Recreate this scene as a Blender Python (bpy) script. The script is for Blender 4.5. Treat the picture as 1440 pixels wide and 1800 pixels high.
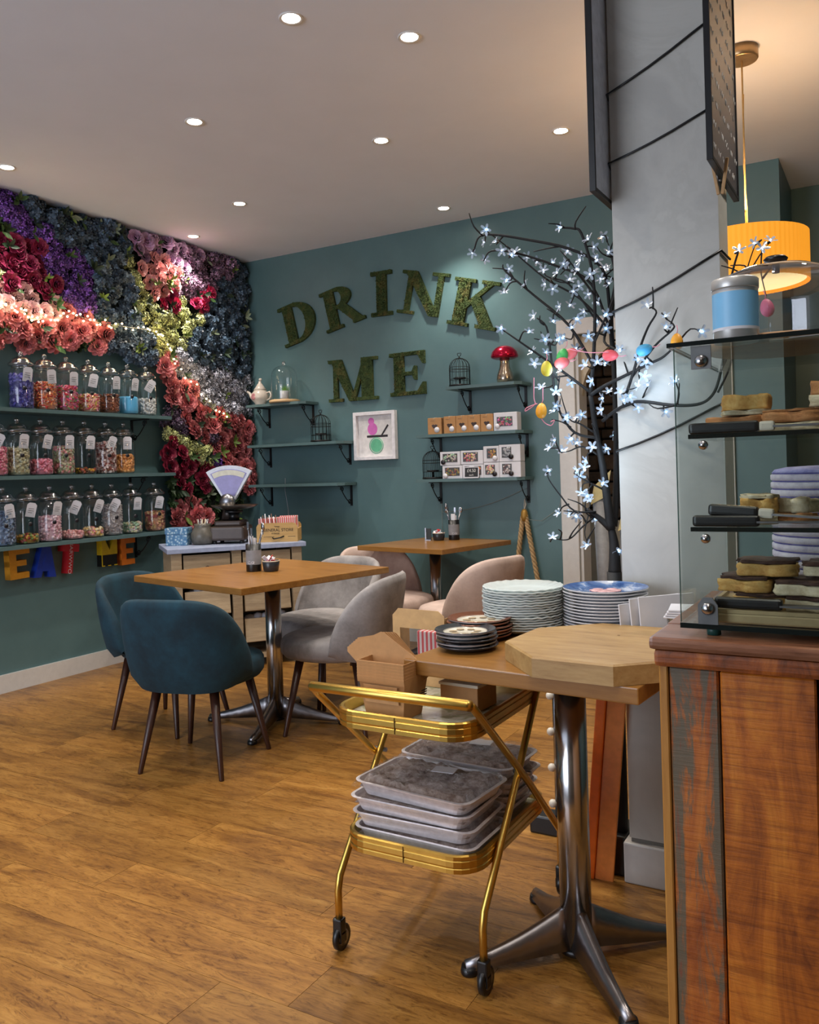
import bpy, bmesh, math, random
from math import sin, cos, pi, radians as R
from mathutils import Vector, Matrix
for o in list(bpy.data.objects): bpy.data.objects.remove(o)
S = bpy.context.scene
COL = S.collection
rnd = random.Random(7)

# ------------------------------------------------------------------ camera
cam = bpy.data.objects.new('camera', bpy.data.cameras.new('camera'))
COL.objects.link(cam)
yaw, pitch, roll = R(30.028), R(-.412), R(-1.732)
fw = Vector((-sin(yaw)*cos(pitch), cos(yaw)*cos(pitch), sin(pitch)))
r0 = Vector((cos(yaw), sin(yaw), 0)); u0 = r0.cross(fw)
rr = r0*cos(roll)+u0*sin(roll); uu = -r0*sin(roll)+u0*cos(roll)
mw = Matrix((rr, uu, -fw)).transposed().to_4x4(); mw.translation = (0, 0, 1.22)
cam.matrix_world = mw
cam.data.sensor_fit = 'VERTICAL'; cam.data.sensor_height = 24
cam.data.lens = 24*1480/1800
cam.data.shift_y = -60/1800
cam.data.clip_start = .02
S.camera = cam
# ------------------------------------------------------------------ world, lights, exposure
w = bpy.data.worlds.new('world'); S.world = w; w.use_nodes = True
w.node_tree.nodes['Background'].inputs[0].default_value = (.80, .87, 1, 1)
w.node_tree.nodes['Background'].inputs[1].default_value = .75
def area(name, loc, target, size, power, col):
    l = bpy.data.lights.new(name, 'AREA'); l.shape = 'RECTANGLE'; l.size, l.size_y = size
    l.energy = power; l.color = col
    o = bpy.data.objects.new(name, l); COL.objects.link(o); o.location = loc
    o.rotation_euler = (Vector(target)-Vector(loc)).to_track_quat('-Z', 'Y').to_euler()
    return o
area('shop_window_daylight', (-3.0, -2.4, 1.6), (-2.2, 4, 1.3), (2.9, 2.3), 95, (.80, .87, 1))
CEIL = 2.945
SPOTS = [(-4.157, 2.911), (-2.901, 3.044), (-1.938, 2.565), (-2.277, 3.751), (-1.633, 2.93), (-1.449, 4.166),
         (-3.551, 4.103), (-2.535, 4.941), (-4.3, 4.463)]
SPOT_MORE = [(-2.9, 1.7), (-1.4, 1.5), (-.2, 1.0), (-2.2, .3), (.2, 2.6), (.1, -.5)]   # unseen extra spots without fixtures, added to light the near side and counter
SPOT_W = 48
S.view_settings.view_transform = 'Standard'; S.view_settings.look = 'None'
S.view_settings.exposure = .25; S.view_settings.gamma = 1; S.view_settings.use_curve_mapping = False
try: S.cycles.transparent_max_bounces = 24
except Exception: pass

# ------------------------------------------------------------------ materials
def lin(c): return tuple(((v/255)/12.92 if v/255 < .04045 else ((v/255+.055)/1.055)**2.4) for v in c)+(1,)
class N:
    def __init__(s, name):
        s.m = bpy.data.materials.new(name); s.m.use_nodes = True; s.t = s.m.node_tree
        s.b = s.t.nodes['Principled BSDF']; s.out = s.t.nodes['Material Output']
    def n(s, typ, **kw):
        x = s.t.nodes.new(typ)
        for k, v in kw.items():
            if k.startswith('i_'): x.inputs[int(k[2:]) if k[2:].isdigit() else k[2:].replace('_', ' ')].default_value = v
            else: setattr(x, k, v)
        return x
    def l(s, a, b): s.t.links.new(a, b)
    def noise(s, scale, detail=4, stretch=(1, 1, 1), rough=.6, obj=True, dist=0, offs=False):
        tc = s.n('ShaderNodeTexCoord'); mp = s.n('ShaderNodeMapping'); mp.inputs['Scale'].default_value = stretch
        s.l(tc.outputs['Object' if obj else 'Generated'], mp.inputs['Vector'])
        if offs:
            oi = s.n('ShaderNodeObjectInfo'); mu = s.n('ShaderNodeMath', operation='MULTIPLY', i_1=37.)
            s.l(oi.outputs['Random'], mu.inputs[0]); s.l(mu.outputs[0], mp.inputs['Location'])
        nz = s.n('ShaderNodeTexNoise', i_Scale=scale, i_Detail=detail, i_Roughness=rough, i_Distortion=dist)
        s.l(mp.outputs[0], nz.inputs['Vector']); return nz.outputs['Fac']
    def ramp(s, fac, stops):
        r = s.n('ShaderNodeValToRGB'); s.l(fac, r.inputs[0]); e = r.color_ramp.elements
        while len(e) < len(stops): e.new(.5)
        for k, (p, c) in zip(e, stops): k.position = p; k.color = c
        return r.outputs[0]
    def mix(s, fac, a, b, mode='MIX'):
        x = s.n('ShaderNodeMix', data_type='RGBA', blend_type=mode)
        for sock, v in ((x.inputs[0], fac), (x.inputs[6], a), (x.inputs[7], b)):
            if hasattr(v, 'links'): s.l(v, sock)
            else: sock.default_value = v
        return x.outputs[2]
    def bump(s, h, strength=.3, dist=.01):
        b = s.n('ShaderNodeBump', i_Strength=strength, i_Distance=dist); s.l(h, b.inputs['Height']); s.l(b.outputs[0], s.b.inputs['Normal'])
    def set(s, **kw):
        for k, v in kw.items(): s.b.inputs[k.replace('_', ' ')].default_value = v
        return s
    def col(s, v):
        if hasattr(v, 'links'): s.l(v, s.b.inputs['Base Color'])
        else: s.b.inputs['Base Color'].default_value = v
        return s
MC = {}
def mat(name, c, rough=.5, metal=0, var=.12, scale=30, bump=0, vary=0, coat=0, sheen=0, trans=0):
    """c: srgb 0-255; slight noise variation of colour; vary: random tone per object"""
    if name in MC: return MC[name]
    k = N(name); k.set(Roughness=rough, Metallic=metal)
    a = lin(c); nz = k.noise(scale, offs=vary > 0)
    col = k.ramp(nz, [(.3, tuple(x*(1-var) for x in a[:3])+(1,)), (.7, tuple(min(1, x*(1+var)) for x in a[:3])+(1,))])
    if vary:
        oi = k.n('ShaderNodeObjectInfo'); mr = k.n('ShaderNodeMapRange', i_3=1-vary, i_4=1+vary); k.l(oi.outputs['Random'], mr.inputs[0])
        hs = k.n('ShaderNodeHueSaturation'); k.l(mr.outputs[0], hs.inputs['Value']); k.l(col, hs.inputs['Color']); col = hs.outputs[0]
    k.col(col)
    if bump: k.bump(nz, bump, .004)
    if coat: k.set(Coat_Weight=coat, Coat_Roughness=.1)
    if sheen: k.set(Sheen_Weight=sheen, Sheen_Roughness=.4); k.b.inputs['Sheen Tint'].default_value = a
    if trans: k.set(Transmission_Weight=trans)
    MC[name] = k.m; return k.m
def wood(name, stops, scale=6, stretch=(1, 12, 12), rough=.4, bump=.08, vary=.15, coat=0):
    if name in MC: return MC[name]
    k = N(name); k.set(Roughness=rough)
    a = k.noise(scale, 8, stretch, .65, offs=True, dist=.6); b = k.noise(scale*5, 4, stretch, .7, offs=True)
    f = k.n('ShaderNodeMath', operation='MULTIPLY_ADD', i_1=.35, i_2=0.); k.l(b, f.inputs[0])
    g = k.n('ShaderNodeMath', operation='MULTIPLY_ADD', i_1=.65); k.l(a, g.inputs[0]); k.l(f.outputs[0], g.inputs[2])
    n = len(stops); col = k.ramp(g.outputs[0], [(.3+.4*i/(n-1), lin(c)) for i, c in enumerate(stops)])
    if vary:
        oi = k.n('ShaderNodeObjectInfo'); mr = k.n('ShaderNodeMapRange', i_3=1-vary, i_4=1+vary); k.l(oi.outputs['Random'], mr.inputs[0])
        hs = k.n('ShaderNodeHueSaturation'); k.l(mr.outputs[0], hs.inputs['Value']); k.l(col, hs.inputs['Color']); col = hs.outputs[0]
    k.col(col); k.bump(b, bump, .003)
    if coat: k.set(Coat_Weight=coat, Coat_Roughness=.12)
    MC[name] = k.m; return k.m
def glass(name, tint=(.96, .98, .98), ior=1.45, rough=.0, gain=1.0, base=.0):
    """thin clear sheet: Schlick reflection over a transparent body, the same from both sides"""
    if name in MC: return MC[name]
    k = N(name); t = k.n('ShaderNodeBsdfTransparent'); t.inputs[0].default_value = (*tint, 1)
    g = k.n('ShaderNodeBsdfGlossy', i_Roughness=rough); geo = k.n('ShaderNodeNewGeometry')
    d = k.n('ShaderNodeVectorMath', operation='DOT_PRODUCT'); k.l(geo.outputs['Normal'], d.inputs[0]); k.l(geo.outputs['Incoming'], d.inputs[1])
    ab = k.n('ShaderNodeMath', operation='ABSOLUTE'); k.l(d.outputs['Value'], ab.inputs[0])
    iv = k.n('ShaderNodeMath', operation='SUBTRACT', i_0=1.); k.l(ab.outputs[0], iv.inputs[1])
    pw = k.n('ShaderNodeMath', operation='POWER', i_1=4.); k.l(iv.outputs[0], pw.inputs[0])
    m = k.n('ShaderNodeMath', operation='MULTIPLY_ADD', i_1=.9*gain, i_2=.035*gain+base); m.use_clamp = True; k.l(pw.outputs[0], m.inputs[0])
    x = k.n('ShaderNodeMixShader'); k.l(m.outputs[0], x.inputs[0]); k.l(t.outputs[0], x.inputs[1]); k.l(g.outputs[0], x.inputs[2])
    k.l(x.outputs[0], k.out.inputs[0]); MC[name] = k.m; return k.m
def emit(name, c, s):
    if name in MC: return MC[name]
    k = N(name); k.col(lin(c)); k.b.inputs['Emission Color'].default_value = lin(c); k.b.inputs['Emission Strength'].default_value = s
    MC[name] = k.m; return k.m
def attrmat(name, rough=.4, trans=0):
    if name in MC: return MC[name]
    k = N(name); a = k.n('ShaderNodeAttribute', attribute_name='Col'); k.col(a.outputs['Color']); k.set(Roughness=rough, Transmission_Weight=trans)
    MC[name] = k.m; return k.m

# ------------------------------------------------------------------ mesh helpers
I4 = Matrix.Identity(4)
def T(x=0, y=0, z=0, rz=0, rx=0, ry=0):
    return Matrix.Translation((x, y, z)) @ Matrix.Rotation(rz, 4, 'Z') @ Matrix.Rotation(ry, 4, 'Y') @ Matrix.Rotation(rx, 4, 'X')
class MB:
    def __init__(s): s.v = []; s.f = []; s.c = []; s.smooth = []
    def add(s, vs, fs, m=None, col=None, smooth=False):
        k = len(s.v)
        for p in vs:
            p = Vector(p); s.v.append(tuple(m @ p) if m is not None else tuple(p))
        for f in fs: s.f.append([k+i for i in f]); s.c.append(col); s.smooth.append(smooth)
        return s
    def box(s, x0, x1, y0, y1, z0, z1, m=None, col=None):
        vs = [(x, y, z) for x in (x0, x1) for y in (y0, y1) for z in (z0, z1)]
        return s.add(vs, [(0, 1, 3, 2), (4, 6, 7, 5), (0, 4, 5, 1), (2, 3, 7, 6), (0, 2, 6, 4), (1, 5, 7, 3)], m, col)
    def rbox(s, x0, x1, y0, y1, z0, z1, r=.005, seg=2, m=None):
        bm = bmesh.new(); bmesh.ops.create_cube(bm, size=1)
        for v in bm.verts: v.co = ((x0+x1)/2+v.co.x*(x1-x0), (y0+y1)/2+v.co.y*(y1-y0), (z0+z1)/2+v.co.z*(z1-z0))
        bmesh.ops.bevel(bm, geom=bm.edges[:], offset=r, segments=seg, affect='EDGES', profile=.6)
        bm.verts.index_update(); s.add([v.co.copy() for v in bm.verts], [[v.index for v in f.verts] for f in bm.faces], m); bm.free(); return s
    def lathe(s, prof, n=24, m=None, cap=True, col=None, sx=1, sy=1, smooth=True):
        vs = []; fs = []
        for (r, z) in prof:
            for i in range(n): a = 2*pi*i/n; vs.append((r*cos(a)*sx, r*sin(a)*sy, z))
        for j in range(len(prof)-1):
            for i in range(n): i2 = (i+1) % n; fs.append((j*n+i, j*n+i2, (j+1)*n+i2, (j+1)*n+i))
        s.add(vs, fs, m, col, smooth)
        if cap:
            k = len(s.v)-len(vs)
            if prof[0][0] > 1e-5: s.f.append([k+i for i in range(n)][::-1]); s.c.append(col); s.smooth.append(False)
            if prof[-1][0] > 1e-5: s.f.append([k+(len(prof)-1)*n+i for i in range(n)]); s.c.append(col); s.smooth.append(False)
        return s
    def cyl(s, x, y, z0, z1, r, n=16, r2=None, col=None, m=None):
        mm = Matrix.Translation((x, y, 0)); mm = m @ mm if m is not None else mm
        return s.lathe([(r, z0), (r if r2 is None else r2, z1)], n, mm, True, col)
    def tube(s, pts, r, n=8, cap=True, col=None, closed=False):
        P = [Vector(p) for p in pts]; rs = r if isinstance(r, (list, tuple)) else [r]*len(P)
        vs = []; fs = []; prev = None
        for i, p in enumerate(P):
            if closed: d = P[(i+1) % len(P)]-P[i-1]
            else: d = P[min(i+1, len(P)-1)]-P[max(i-1, 0)]
            if d.length < 1e-9: d = Vector((0, 0, 1))
            d.normalize()
            if prev is None: up = Vector((0, 0, 1)) if abs(d.z) < .9 else Vector((1, 0, 0)); a = d.cross(up).normalized()
            else: a = (prev-d*prev.dot(d)).normalized()
            prev = a; b = d.cross(a)
            for k in range(n): t = 2*pi*k/n; vs.append(p+(a*cos(t)+b*sin(t))*rs[i])
        L = len(P)
        for j in range(L if closed else L-1):
            j2 = (j+1) % L
            for k in range(n): k2 = (k+1) % n; fs.append((j*n+k, j*n+k2, j2*n+k2, j2*n+k))
        s.add(vs, fs, None, col, True)
        if cap and not closed:
            k0 = len(s.v)-len(vs); s.f.append([k0+i for i in range(n)][::-1]); s.f.append([k0+(L-1)*n+i for i in range(n)]); s.c += [col]*2; s.smooth += [False]*2
        return s
    def prism(s, pts, h0, h1, m=None, col=None):
        """polygon in xy, extruded along z"""
        n = len(pts); vs = [(x, y, h0) for x, y in pts]+[(x, y, h1) for x, y in pts]
        fs = [list(range(n))[::-1], [n+i for i in range(n)]]+[(i, (i+1) % n, n+(i+1) % n, n+i) for i in range(n)]
        return s.add(vs, fs, m, col)
    def ball(s, x, y, z, r, n=12, sx=1, sy=1, sz=1, col=None, m=None):
        k = max(4, n//2); prof = [(max(1e-6, r*sin(pi*j/k)), -r*cos(pi*j/k)*sz) for j in range(k+1)]
        mm = Matrix.Translation((x, y, z)); mm = m @ mm if m is not None else mm
        return s.lathe(prof, n, mm, False, col, sx, sy)
    def grid(s, fn, nu, nv, m=None, col=None, wrap=False):
        vs = [fn(i/(nu if wrap else nu-1), j/(nv-1)) for j in range(nv) for i in range(nu)]; fs = []
        for j in range(nv-1):
            for i in range(nu if wrap else nu-1):
                i2 = (i+1) % nu; fs.append((j*nu+i, j*nu+i2, (j+1)*nu+i2, (j+1)*nu+i))
        return s.add(vs, fs, m, col, True)
    def mesh(s, name, material):
        me = bpy.data.meshes.new(name); me.from_pydata(s.v, [], s.f)
        me.polygons.foreach_set('use_smooth', s.smooth)
        if any(c is not None for c in s.c):
            at = me.color_attributes.new('Col', 'FLOAT_COLOR', 'CORNER')
            for p in me.polygons:
                c = s.c[p.index] or (1, 1, 1, 1)
                for li in p.loop_indices: at.data[li].color = c
        if material: me.materials.append(material)
        me.update(); return me
    def build(s, name, material, parent=None, m=None):
        return put(name, s.mesh(name, material), parent, m)
def put(name, me, parent=None, m=None):
    o = bpy.data.objects.new(name, me); COL.objects.link(o)
    if parent: o.parent = parent
    if m is not None: o.matrix_basis = m
    return o
def thing(name, label, cat, m=None, group=None):
    o = bpy.data.objects.new(name, None); COL.objects.link(o); o.empty_display_size = .05
    if m is not None: o.matrix_basis = m
    return tag(o, label, cat, group)
def tag(o, label, cat, group=None, kind=None):
    o['label'] = label; o['category'] = cat
    if group: o['group'] = group
    if kind: o['kind'] = kind
    return o
def struct(o): o['kind'] = 'structure'; return o
def stuff(o): o['kind'] = 'stuff'; return o
def copy_tree(o, m=None, label=None, parent=None):
    c = o.copy(); COL.objects.link(c)
    if parent: c.parent = parent
    if m is not None: c.matrix_basis = m
    if label: c['label'] = label
    for ch in list(o.children): copy_tree(ch, None, None, c)
    return c
def text(body, size, material, parent, m, name='lettering', ext=.0008, sx=1, align='CENTER'):
    cu = bpy.data.curves.new('t', 'FONT'); cu.body = body; cu.size = size; cu.extrude = ext; cu.align_x = align; cu.align_y = 'CENTER'
    to = bpy.data.objects.new('t', cu); COL.objects.link(to)
    dg = bpy.context.evaluated_depsgraph_get(); me = bpy.data.meshes.new_from_object(to.evaluated_get(dg))
    bpy.data.objects.remove(to); bpy.data.curves.remove(cu)
    me.materials.clear(); me.materials.append(material); me.name = name
    for v in me.vertices: v.co.x *= sx
    return put(name, me, parent, m)
# frames that carry text or flat shapes: local x to the right, local y up, local z out of the face
FACE_BACK = Matrix(((1, 0, 0, 0), (0, 0, -1, 0), (0, 1, 0, 0), (0, 0, 0, 1)))    # faces -y, x to the right
FACE_LEFT = Matrix(((0, 0, 1, 0), (1, 0, 0, 0), (0, 1, 0, 0), (0, 0, 0, 1)))     # faces +x, y to the right
def at(m, x, y, z): mm = Matrix.Translation((x, y, z)) @ m; return mm

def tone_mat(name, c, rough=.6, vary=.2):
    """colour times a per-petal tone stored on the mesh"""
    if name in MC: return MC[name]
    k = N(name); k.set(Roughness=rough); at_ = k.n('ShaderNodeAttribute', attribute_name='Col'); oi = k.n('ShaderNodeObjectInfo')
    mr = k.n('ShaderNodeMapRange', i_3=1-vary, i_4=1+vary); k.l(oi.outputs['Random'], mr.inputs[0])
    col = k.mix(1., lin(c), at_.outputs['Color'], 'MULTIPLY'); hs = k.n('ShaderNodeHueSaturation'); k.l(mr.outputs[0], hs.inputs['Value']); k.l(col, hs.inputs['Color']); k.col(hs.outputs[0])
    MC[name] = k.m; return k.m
# shared materials
TEAL = N('teal_wall_paint'); _n = TEAL.noise(5, 5); _s = TEAL.noise(60, 3)
TEAL.col(TEAL.ramp(_n, [(.3, lin((80, 110, 114))), (.7, lin((88, 118, 121)))])); TEAL.set(Roughness=.42); TEAL.bump(_s, .04, .004); TEAL = TEAL.m
SHELFP = mat('teal_shelf_paint', (84, 110, 112), .4, var=.06)
IRON = mat('black_iron', (22, 23, 25), .45, .4)
WHITEP = mat('white_paint', (206, 204, 200), .4, var=.04)
BLACK = mat('black_plastic', (16, 16, 18), .35)
CHROME = mat('chrome', (188, 186, 186), .2, 1, var=.04)
STEEL = mat('brushed_steel', (150, 150, 155), .3, 1, var=.08, scale=80)
GOLD = mat('gold_metal', (206, 168, 84), .32, 1, var=.08)
KRAFT = mat('kraft_card', (178, 132, 84), .75, var=.07, scale=60)
WHITEC = mat('white_card', (214, 214, 220), .6, var=.03)
CREAMP = mat('cream_paper', (206, 196, 178), .7, var=.05)
GLASS = glass('clear_glass', gain=1.15, base=.015)
LEAF = mat('leaf_green', (52, 78, 42), .5, var=.3, scale=25, vary=.3)
SWEET = attrmat('sweets', .35)

# ---- positions of tree branches, blossoms, eggs (world metres) and flower patches (y, z on the left wall)
BRANCHES=[
 ([(-0.741, 2.5, 0.892), (-0.74, 2.5, 0.978), (-0.749, 2.5, 1.038)],0.021),
 ([(-0.749, 2.5, 1.029), (-0.754, 2.49, 1.115), (-0.762, 2.48, 1.218), (-0.773, 2.46, 1.321), (-0.781, 2.44, 1.431)],0.015),
 ([(-0.743, 2.51, 1.037), (-0.737, 2.53, 1.148), (-0.738, 2.55, 1.322), (-0.739, 2.55, 1.513), (-0.742, 2.54, 1.668), (-0.717, 2.52, 1.783), (-0.725, 2.5, 1.865)],0.012),
 ([(-0.781, 2.44, 1.431), (-0.767, 2.44, 1.556), (-0.763, 2.45, 1.692), (-0.773, 2.46, 1.813), (-0.798, 2.45, 1.917), (-0.822, 2.45, 1.935), (-0.859, 2.45, 1.944)],0.008),
 ([(-0.745, 2.54, 1.703), (-0.754, 2.5, 1.818), (-0.848, 2.48, 1.885), (-0.969, 2.46, 1.927), (-1.074, 2.44, 1.956), (-1.127, 2.44, 1.959), (-1.146, 2.44, 1.924)],0.007),
 ([(-0.74, 2.55, 1.6), (-0.793, 2.52, 1.776), (-0.893, 2.5, 1.842), (-1.021, 2.47, 1.898), (-1.092, 2.45, 1.91), (-1.116, 2.45, 1.889)],0.006),
 ([(-0.747, 2.54, 1.634), (-0.824, 2.5, 1.733), (-0.924, 2.48, 1.804), (-1.027, 2.46, 1.904), (-1.097, 2.44, 1.968)],0.005),
 ([(-0.772, 2.44, 1.523), (-0.838, 2.43, 1.644), (-0.94, 2.42, 1.744), (-1.027, 2.41, 1.827), (-1.037, 2.41, 1.851)],0.006),
 ([(-0.779, 2.44, 1.439), (-0.865, 2.42, 1.512), (-0.955, 2.4, 1.584), (-1.029, 2.39, 1.642)],0.006),
 ([(-0.867, 2.4, 1.392), (-0.878, 2.4, 1.444), (-0.883, 2.39, 1.562), (-0.89, 2.38, 1.638), (-0.919, 2.38, 1.668)],0.006),
 ([(-0.77, 2.46, 1.304), (-0.833, 2.44, 1.323), (-0.866, 2.41, 1.384), (-0.87, 2.4, 1.426), (-0.86, 2.4, 1.493)],0.006),
 ([(-0.781, 2.44, 1.431), (-0.74, 2.43, 1.452), (-0.669, 2.42, 1.479), (-0.598, 2.4, 1.503), (-0.551, 2.39, 1.52), (-0.505, 2.38, 1.559)],0.008),
 ([(-0.667, 2.42, 1.43), (-0.641, 2.41, 1.492), (-0.619, 2.4, 1.554), (-0.593, 2.39, 1.606), (-0.567, 2.38, 1.641), (-0.579, 2.38, 1.658)],0.006),
 ([(-0.653, 2.42, 1.469), (-0.581, 2.4, 1.55), (-0.525, 2.38, 1.589), (-0.522, 2.38, 1.604), (-0.538, 2.38, 1.619)],0.005),
 ([(-0.752, 2.46, 1.354), (-0.699, 2.43, 1.383), (-0.633, 2.4, 1.4), (-0.529, 2.36, 1.381), (-0.456, 2.33, 1.376), (-0.416, 2.31, 1.392), (-0.393, 2.3, 1.434), (-0.373, 2.3, 1.532), (-0.365, 2.3, 1.649), (-0.349, 2.3, 1.72), (-0.337, 2.3, 1.757)],0.007),
 ([(-0.396, 2.3, 1.402), (-0.366, 2.32, 1.475), (-0.342, 2.32, 1.59), (-0.322, 2.32, 1.705), (-0.299, 2.32, 1.774)],0.004),
 ([(-0.323, 2.32, 1.69), (-0.29, 2.32, 1.744), (-0.264, 2.32, 1.774)],0.003),
 ([(-0.283, 2.32, 1.761), (-0.284, 2.3, 1.696), (-0.271, 2.28, 1.633)],0.003),
 ([(-0.747, 2.5, 1.029), (-0.783, 2.49, 1.064), (-0.815, 2.47, 1.091)],0.012),
 ([(-0.787, 2.49, 1.073), (-0.822, 2.46, 1.04), (-0.848, 2.43, 1.008), (-0.872, 2.42, 1.001), (-0.904, 2.41, 1.009)],0.004),
 ([(-0.787, 2.48, 1.082), (-0.841, 2.44, 1.088), (-0.877, 2.42, 1.137), (-0.904, 2.4, 1.186), (-0.905, 2.4, 1.206)],0.004),
 ([(-0.767, 2.49, 1.15), (-0.809, 2.46, 1.177), (-0.837, 2.44, 1.2)],0.004),
 ([(-0.772, 2.47, 1.253), (-0.812, 2.45, 1.28), (-0.846, 2.42, 1.267), (-0.869, 2.41, 1.265)],0.004),
 ([(-0.779, 2.46, 1.321), (-0.815, 2.44, 1.348), (-0.843, 2.42, 1.366), (-0.86, 2.4, 1.442)],0.004),
 ([(-0.807, 2.47, 1.074), (-0.814, 2.45, 1.024), (-0.803, 2.44, 0.99)],0.003),
 ([(-0.74, 2.55, 1.252), (-0.695, 2.5, 1.344), (-0.657, 2.46, 1.39), (-0.627, 2.44, 1.412)],0.005),
 ([(-0.763, 2.44, 1.589), (-0.707, 2.46, 1.72), (-0.696, 2.46, 1.802), (-0.723, 2.46, 1.881)],0.005),
 ([(-0.742, 2.54, 1.668), (-0.753, 2.5, 1.595), (-0.692, 2.45, 1.55), (-0.663, 2.43, 1.479)],0.006),
 ([(-0.764, 2.45, 1.658), (-0.834, 2.43, 1.766), (-0.902, 2.42, 1.799), (-0.909, 2.42, 1.843)],0.004),
 ([(-0.762, 2.45, 1.725), (-0.819, 2.44, 1.816), (-0.862, 2.44, 1.874)],0.004),
]
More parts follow.
